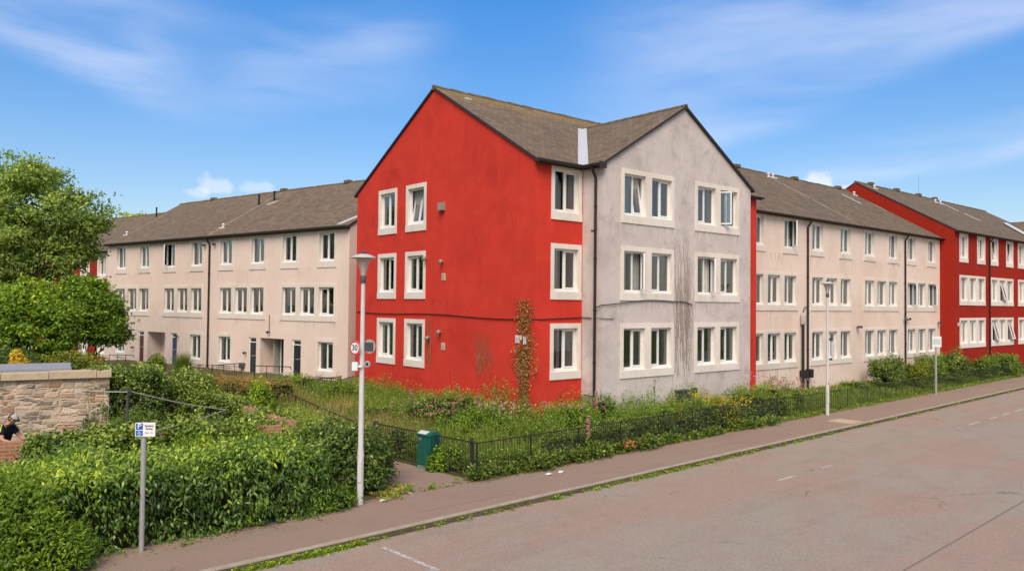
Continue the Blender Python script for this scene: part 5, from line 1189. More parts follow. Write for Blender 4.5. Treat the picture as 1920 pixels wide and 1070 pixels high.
tree('tree', at(252, 78, 0), 10.0, .16, [((0, 0, 12.4), (1.2, 1.0, .8)), ((-.6, 0, 11.6), (.9, .9, .8))], 2600, .28, .16, L_TREE, 'tiny tree top peeping over the left roofs', seed=44, tone0=.6, crs=.4, nclump=60)
shrub('shrub', at(30, 24.3, .2), [((0, 0, 1.6), (1.2, .8, 1.1)), ((1.2, .1, 1.4), (.9, .8, 1.0)), ((-1.4, 0, 1.5), (1.2, .8, 1.1))], 16000, .10, .05, L_DARK, 'dark evergreen shrubs between the small trees and the stone wall', 'shrub', seed=45, tone0=.28)
shrub('shrub', at(128, 25.2, .2), [((0, 0, 1.75), (.75, .6, .85)), ((.7, 0, 1.6), (.6, .6, .8))], 9000, .09, .045, L_YEL, 'yellow green shrub behind the shed roof, right of the yellow flowers', 'shrub', seed=46, tone0=.22, newtop=.25)
shrub('flowering_shrub', at(42, 23.3, .2), [((0, 0, 2.25), (.28, .25, .25)), ((-.12, 0, 2.5), (.16, .16, .22)), ((.15, 0, 2.05), (.3, .2, .18))], 1500, .08, .05, L_YFL, 'spray of yellow blossom showing just above the grey shed roof', 'flowers', seed=47, corek=0, tone0=.5)
shrub('shrub', at(200, 28.5, .3), [((0, 0, .9), (.7, .6, .8)), ((.9, 0, .8), (.6, .6, .7)), ((-1.0, 0, 1.2), (.8, .6, .9))], 9000, .09, .04, L_MEAD, 'scrubby green garden plants between the stone wall end and the terrace', 'shrub', seed=48, tone0=.35)

# ------------------------------------------------------------------ wild garden
def garden_pts(n, s0, s1, t0, t1, seed, cond=None):
    r = np.random.default_rng(seed); s = r.uniform(s0, s1, n); t = r.uniform(t0, t1, n)
    x = K0.x + dK.x * s + nK.x * t; y = K0.y + dK.y * s + nK.y * t; bx, by = toBK(x, y)
    ok = (t > 2.45) & (bx > fence_x(by) + .18)
    ok &= ~((bx > -.1) & (by > -.08) & (bx < 13.4)) & ~((bx > 2.15) & (bx < 11.4) & (by > -1.08)) & ~((bx >= 13.2) & (by > .6)) & ~((bx > 34.9) & (by > -.3)) & (by < 11.5)
    if cond is not None: ok &= cond(bx, by, s, t)
    return np.stack([x[ok], y[ok]], 1)
XY = garden_pts(60000, -4, 16, 2.4, 17, 51, lambda bx, by, s, t: (bx < 1.5) | (t < 5)); blades('long_grass', XY, .62, L_GRASS, 'long green meadow grass filling the corner garden', 'grass', seed=51, wd=.008, tone0=.36)
XY = garden_pts(34000, -4, 4, 4, 17, 52, lambda bx, by, s, t: (by > .5) & (nz(np.stack([bx, by, 0 * bx], 1), 1.3, 6) > -.25) | (np.abs(bx + .5) < 1.5) & (by < -1.2)); blades('straw_grass', XY, .66, L_STRAW, 'dry straw-coloured seed heads among the grass by the red gable', 'grass', seed=52, wd=.006, lean=.3, tone0=.5)
XY = garden_pts(60000, 14, 62, 2.4, 9, 53, lambda bx, by, s, t: bx > 11.3); blades('lawn_grass', XY, .20, L_GRASS, 'rough grass strip in front of the cream terrace', 'grass', seed=53, wd=.012, tone0=.40)
XY = garden_pts(5200, -4, 16, 2.4, 17, 54, lambda bx, by, s, t: ((bx < 2.5) | (t < 6)) & (nz(np.stack([bx, by, 0 * bx], 1), 1.0, 9) > -.15)); r_ = np.random.default_rng(3)
clumps('meadow_plants', XY, r_.uniform(.4, 1.0, len(XY)) ** 1.2, .17, 30, .085, .026, L_MEAD, 55, 'feathery green weeds and wild flowers crowding the corner garden', 'wild plants', tone0=.45)
XY = garden_pts(900, 14, 34, 2.4, 9, 57, lambda bx, by, s, t: (bx > 11) & (bx < 17)); clumps('meadow_plants', XY, r_.uniform(.3, .7, len(XY)), .18, 26, .085, .028, L_MEAD, 58, 'mixed weeds between the lilac gable and the far street lamp', 'wild plants', tone0=.45)
XY = garden_pts(1300, -3, 30, 2.4, 9, 59); P_ = np.concatenate([XY, XY + .05]); n_ = len(P_); hh = np.random.default_rng(8).uniform(.55, 1.0, n_)
def petals(name, XY, z, k, L, m, label, seed, cat='flowers'):
    r = np.random.default_rng(seed); P = np.repeat(np.stack([XY[:, 0], XY[:, 1], z], 1), k, 0) + r.normal(size=(len(XY) * k, 3)) * .022; a = unit(r.normal(size=P.shape)); o = leaves(name, P, a, unit(r.normal(size=P.shape)), L, L * .8, r.uniform(0, 1, len(P)), m); tag(o, label, cat, None, 'stuff'); return o
G_ = lambda XY: land(XY[:, 0], XY[:, 1])
def patch(px, d, sx_, n, seed): r = np.random.default_rng(seed); c = at(px, d); return np.stack([c.x + r.normal(size=n) * sx_, c.y + r.normal(size=n) * sx_ * .7], 1)
def fl(name, px, d, sp, n, h0, h1, L, m, label, seed): XY = patch(px, d, sp, n, seed); petals(name, XY, G_(XY) + np.random.default_rng(seed).uniform(h0, h1, n), 5, L, m, label, seed)
g_ = np.random.default_rng(616); XY = garden_pts(4200, 1, 15, 2.5, 8, 617, lambda bx, by, s, t: (bx > -2.5) & (bx < 13)); XY = XY[g_.random(len(XY)) < .5 + .5 * nz(np.concatenate([XY, 0 * XY[:, :1]], 1), 1.6, 31)]; hh = np.clip(.92 + .42 * nz(np.concatenate([XY, 0 * XY[:, :1]], 1), 1.1, 33) + g_.normal(size=len(XY)) * .18, .3, 1.6)
clumps('tall_plants', XY, hh, .15, 34, .10, .030, L_MEAD, 618, 'tall feathery stems and leaves filling the bed below the lilac gable', 'wild plants', tone0=.46)
fl('pale_flowers', 940, 24.9, .40, 70, .6, .95, .05, L_PALE, 'pale cream flower heads against the foot of the red wall left of the vine', 61)
fl('pink_flowers', 832, 24.3, .8, 60, .8, 1.15, .05, L_PINK, 'scattered pink flowers in the bushes left of the vine', 62)
fl('pink_flowers', 1068, 24.7, .45, 40, .95, 1.15, .05, L_PINK, 'pink flowers on the bush below the red ground floor window', 63)
fl('pale_flowers', 1450, 32.2, .9, 110, .95, 1.45, .06, L_PINK, 'pinkish flower heads in front of the narrow red strip of wall', 64)
fl('orange_flowers', 1188, 23.3, .16, 9, .25, .45, .07, L_ORANGE, 'small orange flowers low at the railing in front of the lilac gable', 65)
fl('yellow_flowers', 1345, 28.2, .6, 90, .95, 1.2, .06, L_YFL, 'yellow flowers on the bush in front of the lilac gable', 66)
SP = [(845, 25.3, 1.15, 1.30, L_MEAD, 'rangy green shrub leaning on the red gable midway to the vine', .45), (790, 25.6, .9, .95, L_MEAD, 'feathery green shrub below the security light on the red gable', .4), (905, 24.0, .85, .85, L_BRIGHT, 'light green leafy bush behind the railing corner', .4),
      (918, 25.3, .55, .72, L_DARK, 'small dark bush tight against the red wall left of the vine', .3), (725, 26.5, .9, .72, L_MEAD, 'grassy green clump left of the cabinet, behind the near lamp', .42), (640, 30.5, 1.0, .85, L_BRIGHT, 'tall soft green clump in the long grass near the pink terrace end', .3),
      (1085, 25.0, 1.0, 1.12, L_BRIGHT, 'bushy green plant under the red ground floor window', .4), (1128, 26.1, .7, 1.25, L_MEAD, 'dark green shrub at the foot of the downpipe', .35), (1190, 25.4, .95, .98, L_MEAD, 'green bush below the left pair of ground floor windows', .42),
      (1240, 26.6, .9, 1.05, L_BRIGHT, 'leafy green bush around the foot of the tall spike', .32), (1300, 27.4, .95, 1.15, L_DARK, 'dark leafy shrub beside the black meter box', .42), (1345, 28.3, .85, 1.05, L_YEL, 'yellow green flowering bush in front of the lilac gable', .2),
      (1262, 26.9, .5, .95, L_YEL, 'small yellowish bush left of the black meter box', .25), (1400, 30.3, 1.05, 1.30, L_MEAD, 'grey green feathery shrub at the right corner of the lilac gable', .5), (1447, 32, 1.0, 1.28, L_MEAD, 'loose shrub with pinkish tops in front of the narrow red strip', .55), (1492, 33.4, .9, .85, L_DARK, 'low dark green bush left of the cream terrace downpipes', .45),
      (1603, 40.5, .9, .35, L_MEAD, 'low green patch of plants at the foot of the cream wall', .5)]
for i, (px, d, rx, h_, m_, lb_, tn) in enumerate(SP):
    p = at(px, d); p.z = float(land(p.x, p.y)); r2 = random.Random(100 + i)
    e = [((0, 0, h_ * .5), (rx * .8, rx * .7, h_ * .55))] + [((rx * .55 * math.cos(a), rx * .4 * math.sin(a), h_ * r2.uniform(.35, .62)), (rx * r2.uniform(.35, .5), rx * .4, h_ * r2.uniform(.35, .5))) for a in (r2.random() * 2, 2 + r2.random() * 2, 4 + r2.random() * 2)]
    shrub('shrub', p, e, int(6500 * rx * max(h_, .5)), .085, .035 if m_ is not L_MEAD else .026, m_, lb_, seed=200 + i, tone0=tn, newtop=.25, jit=.5, scat=1.0, droop=-.25, corek=.5, bump=.5)
boxhedge('hedge_plants', MK(4.6, 2.36), 12.4, .55, .72, 30000, .10, .05, L_DARK, 'dark leafy plants packed behind the long black railing', 'plants', seed=71, wav=.2, tone0=.40, newtop=.25, inset=.12)
XY = np.stack([K0.x + dK.x * (s_ := rng.uniform(-.6, 5.5, 700)) + nK.x * (t_ := rng.uniform(2.35, 3.1, 700)), K0.y + dK.y * s_ + nK.y * t_], 1); ok_ = toBK(XY[:, 0], XY[:, 1])[0] > FX0 + .15; XY = XY[ok_]
clumps('meadow_plants', XY, .45, .14, 20, .09, .03, L_BRIGHT, 72, 'light green weeds showing through the bars near the railing corner', 'wild plants', tone0=.35)
for i, (px, d, rx, h_, m_, lb_) in enumerate([(840, 20.75, .42, .62, L_BRIGHT, 'leafy weed climbing the railing right of the green cabinet'), (757, 22.6, .45, .75, L_DARK, 'shrub with greyish leaves behind the railing left of the cabinet')]):
    shrub('weed', at(px, d), [((0, 0, h_ * .45), (rx, rx * .45, h_ * .6)), ((rx * .5, .1, h_ * .35), (rx * .5, rx * .4, h_ * .45)), ((-rx * .6, -.1, h_ * .3), (rx * .5, rx * .4, h_ * .4))], int(3600 * rx * max(h_, .4) / .25 * .5), .10, .055, m_, lb_, 'weed', seed=300 + i, corek=.5, jit=.35, tone0=.36, bump=.3)
for i, (px, d, rx, h_, m_, lb_, tn) in enumerate([(1663, 41.5, 1.05, 1.75, L_DARK, 'dark rounded shrub in front of the window with the white blind', .5), (1722, 43, .9, 1.25, L_YEL, 'yellow green shrub left of the far parking sign', .12), (1745, 45.2, .9, 1.65, L_MEAD, 'green shrub directly behind the far parking sign pole', .42), (1788, 46.5, 1.05, 1.95, L_DARK, 'large dark green shrub right of the far parking sign', .50), (1845, 49.5, .85, 1.45, L_MEAD, 'olive green shrub below the nearest windows of the far red block', .35), (1888, 51.5, .95, 1.5, L_MEAD, 'rightmost grey green shrub in front of the far red block', .42)]):
    r2 = random.Random(i); e = [((0, 0, h_ * .5), (rx * .8, rx * .7, h_ * .52))] + [((rx * .5 * math.cos(a), rx * .4 * math.sin(a), h_ * r2.uniform(.4, .6)), (rx * .5, rx * .5, h_ * .42)) for a in (.3, 2.3, 4.2)]
    p = at(px, d); p.z = float(land(p.x, p.y)); shrub('shrub', p, e, 9000, .12, .06, m_, lb_, seed=400 + i, tone0=tn, newtop=.25, jit=.38, scat=1.0, bump=.42, corek=.6)
g_ = np.random.default_rng(515); s_ = g_.uniform(1.5, 17, 900); q_ = np.stack([s_, 0 * s_, 0 * s_], 1); env = .5 + .5 * nz(q_, 1.3, 21) + .35 * nz(q_, 4, 5); k_ = g_.random(900) < np.clip(env, .08, 1) * np.interp(s_, [1.5, 3, 12, 17], [.5, 1, 1, .8]); s_, env = s_[k_], env[k_]; t_ = 2.28 - np.abs(g_.normal(size=len(s_))) * .15 * np.clip(env + .3, .2, 1.2)
XY = np.stack([K0.x + dK.x * s_ + nK.x * t_, K0.y + dK.y * s_ + nK.y * t_], 1)
clumps('railing_weeds', XY, np.clip(.12 + .32 * env * g_.uniform(.5, 1.3, len(s_)), .08, .5), .14, 18, .10, .05, L_DARK, 516, 'broad leafed weeds spilling through the long black railing onto the footway', 'weeds', tone0=.5, base=.0)
# flower spikes
def spike(px, d, h_, m, label, cat='foxglove', fr_=.45):
    p = at(px, d); p.z = float(land(p.x, p.y)); r = empty('flower_spike', p, 0, label, cat); m_ = MB(); m_.tube([(0, 0, 0), (.01, 0, h_ * .6), (.02, 0, h_)], [.012, .01, .004], 5); m_.build('stem', mat('green_stem', (.10, .17, .05), .8), r)
    g = np.random.default_rng(int(px)); n = 90; z = g.uniform(h_ * (1 - fr_), h_, n); P = np.stack([g.normal(size=n) * .035 * (1.3 - z / h_), g.normal(size=n) * .035 * (1.3 - z / h_), z], 1); leaves('blossom', P, unit(np.stack([g.normal(size=n), g.normal(size=n), -.3 + 0 * z], 1)), np.tile([0, 0, 1.], (n, 1)), .07, .055, g.uniform(0, 1, n), m, r)
    n = 60; z = g.uniform(0, h_ * .6, n); P = np.stack([g.normal(size=n) * .05, g.normal(size=n) * .05, z], 1); leaves('leaves', P, unit(g.normal(size=(n, 3))), np.tile([0, 0, 1.], (n, 1)), .11, .045, g.uniform(.3, .7, n), L_MEAD, r)
spike(1119, 25.6, 1.42, L_PINK, 'tall pink foxglove beside the downpipe'); spike(1105, 22.1, 1.35, L_PINK, 'lone pink foxglove leaning over the railing'); spike(1228, 26.6, 1.85, L_MEAD, 'tall green mullein spike in front of the left ground floor windows', 'mullein', .7); spike(773, 26.6, 1.15, L_PINK, 'thin pink foxglove in the grass by the red gable', 'foxglove'); spike(900, 25.4, 1.15, L_PINK, 'slim pink spike close to the red wall left of the vine', 'foxglove'); spike(1218, 26.2, 1.3, L_MEAD, 'shorter green spike just left of the mullein', 'mullein', .5)
# ------------------------------------------------------------------ dead climbers on the walls (block frame)
def wallpts(s, z, y=.0): return np.array([[*(BK(-.03 - float(b), float(a))), 0][:3] for a, b in zip(s, y)]) if False else None
def vine():
    r = np.random.default_rng(77); root = empty('dead_vine', BK(-.03, .55), 0, 'dead brown climbing vine clinging to the red gable near its right corner', 'vine'); o = np.array(root.location)
    n = 3900; z = r.uniform(.35, 1, n) ** .8 * 4.6; z = np.where(r.random(n) < .25, r.uniform(.5, 2.2, n), z)
    hw = np.interp(z, [.3, 1.2, 2.3, 3.4, 4.2, 4.7], [.20, .32, .46, .52, .40, .15]); cx = np.interp(z, [.3, 2, 3.4, 4.7], [.42, .42, .46, .52])
    u = cx + hw * np.clip(r.normal(size=n) * .62, -1.15, 1.15) * (1 + .25 * np.sin(z * 3.1)); dens = np.interp(z, [0, 2.5, 3.4, 4.7], [.75, 1, .75, .28]); keep = (r.random(n) < dens) & (nz(np.stack([u * 3, z * .9, 0 * z], 1), 6, 4) > -.45); keep &= ~((z > 3.04) & (z < 3.42) & (u > .34) & (r.random(n) < .9)); u, z = u[keep], z[keep]; n = len(u)
    P = np.stack([C0.x + dA.x * u, C0.y + dA.y * u, z], 1) - np.array(dR) * (.02 + .05 * r.random(n))[:, None]
    ax = unit(r.normal(size=(n, 3)) * .6 + np.array([0, 0, -.6]) - np.array(dR) * .3); nm = unit(-np.array(dR) + r.normal(size=(n, 3)) * .5)
    leaves('dry_leaves', P - o, ax, nm, r.uniform(.035, .075, n), r.uniform(.025, .05, n), r.uniform(0, 1, n), L_DEADV, root)
    m_ = MB(); rr_ = random.Random(3)
    for i in range(26):
        u0 = .48 + rr_.uniform(-.12, .12); z0 = .3; pts = []; zt_ = rr_.uniform(2.6, 4.8); tg = .5 + rr_.uniform(-.42, .42)
        for k in range(14): t = k / 13; pts.append(BK(-.025, u0 + (tg - u0) * t ** .8 + .03 * math.sin(k * 1.7 + i), z0 + (zt_ - z0) * t) - Vector(o))
        m_.tube(pts, [.012 - .008 * k / 13 for k in range(14)], 4, 0, False)
    m_.build('stems', mat('dead_vine_stem', (.22, .10, .04), .95), root)
vine()
def twigs(org, d, inn, u0, u1, z0, z1, n, m, label, seed, nm='dead_vine', rad=.006, spread=.9, name2='stems'):
    rr_ = random.Random(seed); b = Vector(org) + Vector(d) * ((u0 + u1) / 2) - Vector(inn) * .02; root = empty(nm, b, 0, label, 'vine'); m_ = MB()
    for i in range(n):
        s = rr_.uniform(u0, u1); w_ = (u1 - u0) * spread; za = rr_.uniform(z0, z0 + (z1 - z0) * .4); zc = za + (z1 - za) * rr_.uniform(.3, 1); pts = []; tg = s + rr_.uniform(-.5, .5) * w_; K = 12; ph = rr_.random() * 6
        for k in range(K): t = k / (K - 1); pts.append(Vector(org) + Vector(d) * (s + (tg - s) * t + .035 * math.sin(k * 1.9 + ph)) - Vector(inn) * .018 + Vector((0, 0, za + (zc - za) * t)) - b)
        m_.tube(pts, [rad * (1 - .6 * k / K) for k in range(K)], 3, 0, False)
    m_.build(name2, m, root); return root
twigs(BK(2.25, -.99), dR, dA, 4.0, 4.95, 1.7, 7.1, 70, mat('grey_twig', (.36, .31, .28), .95), 'fine grey twigs of a dead creeper up the middle of the lilac gable', 5, rad=.007, spread=.7)
twigs(BK(0, 0), dA, dR, 2.3, 3.2, 1.7, 3.6, 46, mat('tan_twig', (.42, .13, .07), .95), 'faint reddish remains of creeper halfway along the red gable', 6, rad=.009); twigs(BK(0, 0), dA, dR, 6.05, 6.35, 1.8, 4.3, 16, mat('tan_twig', (.42, .13, .07), .95), 'thin line of creeper remains beside the ground floor window of the red gable', 7, rad=.010)
# ------------------------------------------------------------------ weeds at kerb, hedge foot and fence foot
def stp(s, t): return np.stack([K0.x + dK.x * s + nK.x * t, K0.y + dK.y * s + nK.y * t], 1)
r_ = np.random.default_rng(91)
s_ = np.concatenate([r_.uniform(-5.6, -2.9, 150), r_.uniform(-7.8, -5.6, 60), r_.uniform(-2.9, 2, 26), r_.uniform(2, 12, 110), r_.uniform(12, 40, 110), r_.uniform(5, 9, 40)]); t_ = -np.abs(r_.normal(size=len(s_))) * .045 - .01
XY = stp(s_, t_); clumps('kerb_weeds', XY, r_.uniform(.02, .10, len(s_)), r_.uniform(.05, .13, len(s_)), 16, .055, .028, L_BRIGHT, 92, 'yellow green weeds growing in the gutter along the kerb', 'weeds', tone0=.55, base=-.125)
s_ = r_.uniform(-15, 62, 1500); t_ = 2.22 + r_.normal(size=1500) * .07; k_ = (s_ < -2.9) | (s_ > -.6); t_ = np.where(s_ < -2.9, 2.0 - np.abs(r_.normal(size=1500)) * .16, t_); k_ &= ~((s_ < -2.9) & (r_.random(1500) < .75)); k_ &= ~((s_ > -.6) & (s_ < 3) & (r_.random(1500) < .6)); XY = stp(s_[k_], t_[k_])
clumps('verge_weeds', XY, r_.uniform(.04, .18, k_.sum()), .10, 14, .07, .03, L_BRIGHT, 93, 'low weeds along the back edge of the footway', 'weeds', tone0=.48, base=.0)
s_ = r_.uniform(-14, 62, 2600); t_ = np.where(s_ < -2.6, 1.85 - np.abs(r_.normal(size=2600)) * .22, 2.2 - np.abs(r_.normal(size=2600)) * .07); XY = stp(s_, t_); n = len(XY)
o = leaves('fallen_leaves', np.stack([XY[:, 0], XY[:, 1], np.full(n, .012) + r_.uniform(0, .02, n)], 1), unit(np.stack([r_.normal(size=n), r_.normal(size=n), .1 * r_.normal(size=n)], 1)), np.tile([0, 0, 1.], (n, 1)), r_.uniform(.03, .07, n), r_.uniform(.02, .04, n), r_.uniform(0, 1, n), leafmat('dead_leaf', [(0, (.12, .06, .02)), (.5, (.34, .19, .08)), (1, (.55, .40, .20))], .8, .1, .05)); tag(o, 'dry leaves and litter lying under the hedge and along the verge', 'dead leaves', None, 'stuff')
# verge between the near lamp and the path
XY = np.array([[-2.75, 18.35]]) + r_.normal(size=(160, 2)) * [.22, .35]; XY = XY[XY[:, 0] < -2.35]; clumps('verge_weeds', XY, .08, .08, 14, .06, .025, L_GRASS, 94, 'scruffy grass and weeds between the near lamp and the path', 'weeds', tone0=.6, base=.0)
m_ = MB(); m_.tube([(-3.05, 19.4, .02), (-2.7, 18.75, .02), (-2.25, 18.15, .02)], .035, 6); o = m_.build('path_edging', mat('edging_stone', (.36, .31, .24), .95)); tag(o, 'pale stone edging strip where the path meets the footway', 'edging')
# litter
for (x, y, sx_, sy_, a, lb_) in ((-2.82, 17.55, .10, .05, .7, 'scrap of white litter by the foot of the near lamp post'), (1.02, 20.45, .13, .07, .3, 'white litter on the footway by the railing weeds'), (1.35, 20.75, .16, .06, 1.0, 'second flattened white scrap beside the railing weeds')):
    m_ = MB(); m_.face([(-sx_, -sy_, 0), (sx_ * .3, -sy_, .02), (sx_, sy_ * .6, .0), (0, sy_, .03), (-sx_ * .8, sy_ * .5, .01)]); m_.face([(-sx_, -sy_, 0), (-sx_ * .8, sy_ * .5, .01), (-sx_ * .5, 0, .06)]); m_.face([(sx_ * .3, -sy_, .02), (-sx_, -sy_, 0), (-sx_ * .3, -sy_ * .3, .05)]); o = m_.build('litter', mat('litter_white', (.72, .70, .68), .7)); o.location = (x, y, .012); o.rotation_euler = (0, 0, a); tag(o, lb_, 'litter')
# far-off trees round the place (the photograph hides them behind the roofs)
# ------------------------------------------------------------------ the person at the left edge
def person():
    p = Vector((-11.55, 18.0, .05)); r = empty('person', p, R(-8), 'person in dark T-shirt with yellow shoulder stripes and grey cap, head bowed', 'person')
    J = {'pel': (-.10, 0, .93), 'sp': (-.06, 0, 1.12), 'ch': (.0, 0, 1.33), 'nk': (.07, 0, 1.50), 'hd': (.15, 0, 1.60), 'sl': (.02, .17, 1.43), 'el': (.16, .25, 1.19), 'wl': (.38, .16, 1.10), 'sr': (.02, -.17, 1.43), 'er': (.14, -.26, 1.18), 'wr': (.38, -.18, 1.11),
         'hl': (-.10, .10, .90), 'kl': (-.04, .11, .48), 'al': (-.12, .11, .06), 'tl': (.06, .12, .03), 'hr': (-.10, -.10, .90), 'kr': (-.02, -.11, .48), 'ar': (-.10, -.11, .06), 'tr': (.08, -.12, .03), 'pl': (.46, .14, 1.08), 'pr': (.46, -.16, 1.09)}
    E_ = [('pel', 'sp'), ('sp', 'ch'), ('ch', 'nk'), ('nk', 'hd'), ('ch', 'sl'), ('sl', 'el'), ('el', 'wl'), ('wl', 'pl'), ('ch', 'sr'), ('sr', 'er'), ('er', 'wr'), ('wr', 'pr'), ('pel', 'hl'), ('hl', 'kl'), ('kl', 'al'), ('al', 'tl'), ('pel', 'hr'), ('hr', 'kr'), ('kr', 'ar'), ('ar', 'tr')]
    rad = {'pel': (.15, .12), 'sp': (.14, .11), 'ch': (.17, .12), 'nk': (.06, .06), 'hd': (.07, .07), 'sl': (.08, .08), 'sr': (.08, .08), 'el': (.048, .048), 'er': (.048, .048), 'wl': (.03, .026), 'wr': (.03, .026), 'pl': (.036, .018), 'pr': (.036, .018), 'hl': (.10, .10), 'hr': (.10, .10), 'kl': (.065, .065), 'kr': (.065, .065), 'al': (.045, .045), 'ar': (.045, .045), 'tl': (.04, .035), 'tr': (.04, .035)}
    def skin(name, V_, E2, rd, m, root_, sub=2, parent=None):
        me = bpy.data.meshes.new(name); me.from_pydata(V_, E2, []); o = link(name, me, parent or r); md = o.modifiers.new('s', 'SKIN'); md.use_smooth_shade = True
        if not me.skin_vertices: me.skin_vertices.new() if hasattr(me.skin_vertices, 'new') else None
        if not me.skin_vertices:
            bpy.context.view_layer.objects.active = o; o.select_set(True); bpy.ops.mesh.customdata_skin_add() if False else None
        lay = me.skin_vertices[0].data if me.skin_vertices else None
        if lay:
            for i, q in enumerate(rd): lay[i].radius = q
            lay[root_].use_root = True
        s = o.modifiers.new('d', 'SUBSURF'); s.levels = sub; s.render_levels = sub
        dg = bpy.context.evaluated_depsgraph_get(); me2 = bpy.data.meshes.new_from_object(o.evaluated_get(dg)); o.modifiers.clear(); o.data = me2; me2.materials.clear(); me2.materials.append(m)
        me2.polygons.foreach_set('use_smooth', [True] * len(me2.polygons)); return o
    SK = mat('skin', (.52, .28, .19), .55, .3, var=.05); SHIRT = mat('dark_shirt', (.02, .022, .028), .85, .1); JEAN = mat('dark_trousers', (.03, .035, .05), .9, .1); YEL = mat('yellow_stripe', (.62, .66, .12), .7)
    ks = list(J); V_ = [J[k] for k in ks]; E2 = [(ks.index(a), ks.index(b)) for a, b in E_]; rd = [rad[k] for k in ks]
    # fingers grow out of each palm
    body = skin('body', V_, E2, rd, SK, 0)
    for sy in (1, -1):
        w_ = Vector(J['pl' if sy > 0 else 'pr'])
        for f in range(5):
            y = (f - 1.8) * .020 if f < 4 else .055 * sy * -1; L = (.070, .080, .075, .058, .05)[f]; a = w_ + Vector((.0 if f < 4 else -.045, y, 0)); b = a + Vector((L * .55, y * .3 if f < 4 else -.02 * sy, -.012)); c = b + Vector((L * .4, 0, -.03))
            m_ = MB(); m_.tube([a, b, c], [.0095, .0085, .0065], 7); m_.build('finger', SK, body, True)
    # head with face
    m_ = MB(); hd = Matrix.Translation((.175, 0, 1.635)) @ Matrix.Rotation(R(32), 4, 'Y'); nU, nV = 20, 16; 
    def hp(u, v):
        a, b = 2 * math.pi * u, math.pi * v; x, y, z = math.sin(b) * math.cos(a), math.sin(b) * math.sin(a), math.cos(b)
        X_, Y_, Z_ = x * .098, y * .076, z * .12
        if z < -.2: X_ *= 1 - .18 * (-.2 - z); Y_ *= 1 - .30 * (-.2 - z)
        if x > .6:
            if abs(y) < .22 and -.42 < z < .12: X_ += .022 * (1 - abs(y) / .22) * (1 - abs(z + .2) / .36)
            if .0 < z < .25 and .2 < abs(y) < .6: X_ -= .008
            if -.62 < z < -.48 and abs(y) < .35: X_ += .005
        return hd @ Vector((X_, Y_, Z_))
    for i in range(nU):
        for j in range(nV):
            u0, u1, v0, v1 = i / nU, (i + 1) / nU, j / nV, (j + 1) / nV; q = [hp(u0, v0), hp(u1, v0), hp(u1, v1), hp(u0, v1)]
            if j == 0: q = [q[0], q[2], q[3]]
            if j == nV - 1: q = q[:3]
            m_.face(q[::-1])
    h = m_.build('head', SK, r, True)
    for sy in (1, -1):
        m_ = MB(); m_.tube([hd @ Vector((-.005, .070 * sy, .02)), hd @ Vector((-.01, .085 * sy, .0)), hd @ Vector((.0, .074 * sy, -.03))], [.012, .02, .010], 8); m_.build('ear', SK, h, True)
        m_ = MB(); m_.tube([hd @ Vector((.078, .030 * sy, .018)), hd @ Vector((.093, .030 * sy, .016))], [.011, .007], 8); m_.build('eye', INK, h, True)
    m_ = MB(); m_.tube([hd @ Vector((.086, -.022, -.062)), hd @ Vector((.094, 0, -.062)), hd @ Vector((.086, .022, -.062))], .005, 6); m_.build('mouth', mat('lips', (.40, .15, .12), .5), h, True)
    HAIR = mat('dark_hair', (.03, .022, .018), .8); m_ = MB()
    for i in range(nU):
        for j in range(0, 11):
            f = lambda u, v: hd @ ((hd.inverted() @ hp(u, v)) * 1.045 + Vector((-.004, 0, 0))); u0, u1, v0, v1 = i / nU, (i + 1) / nU, j / nV, (j + 1) / nV
            if math.cos(2 * math.pi * (u0 + .025)) > .35 - (.4 if j > 7 else 0): continue
            m_.face([f(u0, v1), f(u1, v1), f(u1, v0), f(u0, v0)])
    m_.build('hair', HAIR, h, True)
    CAP = mat('grey_cap', (.42, .39, .38), .9, .1, var=.05); m_ = MB()
    for i in range(nU):
        for j in range(7):
            def f(u, v):
                q = hd.inverted() @ hp(u, v * .95); k = 1.13 if q.x > 0 else 1.09; return hd @ (Vector((q.x * k + .018, q.y * 1.13, max(q.z * 1.06, .045) + .004)))
            u0, u1, v0, v1 = i / nU, (i + 1) / nU, j / nV, (j + 1) / nV; q = [f(u0, v1), f(u1, v1), f(u1, v0), f(u0, v0)]
            m_.face(q if j else q[:3])
    c = m_.build('cap', CAP, h, True)
    m_ = MB(); n = 10; T_ = hd
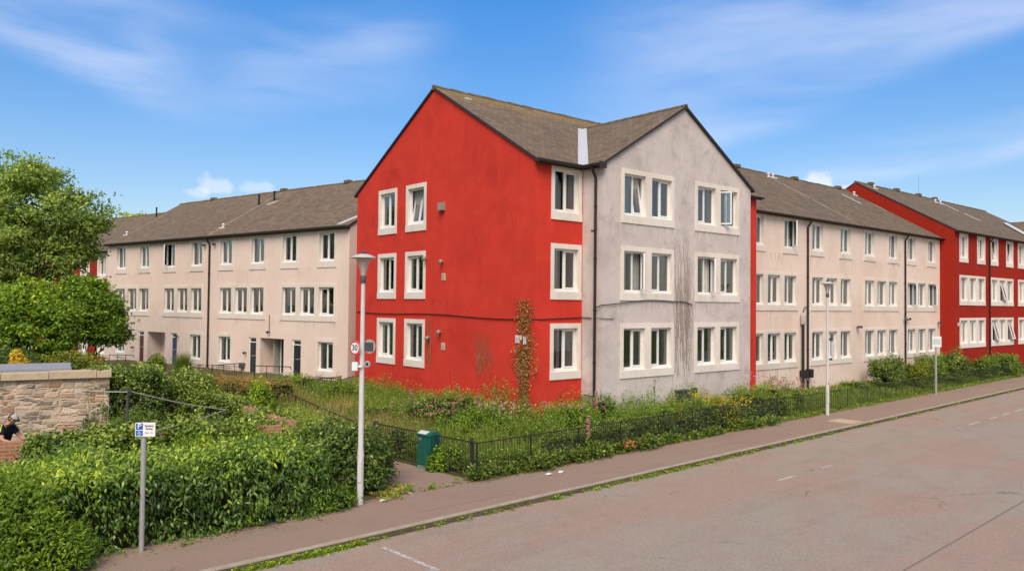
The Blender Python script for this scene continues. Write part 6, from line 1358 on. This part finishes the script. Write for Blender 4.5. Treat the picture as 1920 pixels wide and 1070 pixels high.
    for i in range(n):
        a, b = R(-62 + 124 * i / n), R(-62 + 124 * (i + 1) / n); g = lambda t, k, dz: T_ @ Vector((.018 + math.cos(t) * (.098 + k), math.sin(t) * (.082 + k * .4), .05 + dz)); m_.face([g(a, .0, 0), g(a, .055, -.018), g(b, .055, -.018), g(b, .0, 0)]); m_.face([g(a, .0, -.008), g(b, .0, -.008), g(b, .055, -.026), g(a, .055, -.026)]); m_.face([g(a, .055, -.018), g(a, .055, -.026), g(b, .055, -.026), g(b, .055, -.018)])
    m_.build('brim', mat('cap_brim', (.03, .03, .03), .8), c)
    # clothes
    tk = ['pel', 'sp', 'ch', 'sl', 'sr', 'ul', 'ur', 'nk2']; TJ = dict(J); TJ['ul'] = tuple(Vector(J['sl']).lerp(Vector(J['el']), .72)); TJ['ur'] = tuple(Vector(J['sr']).lerp(Vector(J['er']), .72)); TJ['nk2'] = (.045, 0, 1.445)
    tr = {'pel': (.168, .14), 'sp': (.158, .13), 'ch': (.188, .138), 'sl': (.095, .095), 'sr': (.095, .095), 'ul': (.075, .075), 'ur': (.075, .075), 'nk2': (.085, .085)}
    te = [('pel', 'sp'), ('sp', 'ch'), ('ch', 'sl'), ('sl', 'ul'), ('ch', 'sr'), ('sr', 'ur'), ('ch', 'nk2')]
    sh_ = skin('shirt', [TJ[k] for k in tk], [(tk.index(a), tk.index(b)) for a, b in te], [tr[k] for k in tk], SHIRT, 0)
    m_ = MB()
    for sy in (1, -1):
        for k in (0, 1): m_.tube([(-.02 + k * .045, sy * .10, 1.515 - k * .01), (.0 + k * .05, sy * .17, 1.522 - k * .012), (.03 + k * .055, sy * .235, 1.46 - k * .012), (.06 + k * .06, sy * .285, 1.37)], .012, 6)
    m_.build('stripe', YEL, sh_, True)
    lk = ['pel', 'hl', 'kl', 'al', 'hr', 'kr', 'ar']; lr = {'pel': (.165, .14), 'hl': (.118, .118), 'hr': (.118, .118), 'kl': (.085, .085), 'kr': (.085, .085), 'al': (.072, .072), 'ar': (.072, .072)}
    skin('trousers', [J[k] for k in lk], [(0, 1), (1, 2), (2, 3), (0, 4), (4, 5), (5, 6)], [lr[k] for k in lk], JEAN, 0)
    for k, t in (('al', 'tl'), ('ar', 'tr')): m_ = MB(); a, b = Vector(J[k]), Vector(J[t]); m_.tube([a + Vector((-.06, 0, .0)), a + Vector((0, 0, .0)), b + Vector((.02, 0, .005)), b + Vector((.08, 0, -.005))], [.045, .055, .048, .03], 10); m_.build('shoe', INK, r, True)
person()
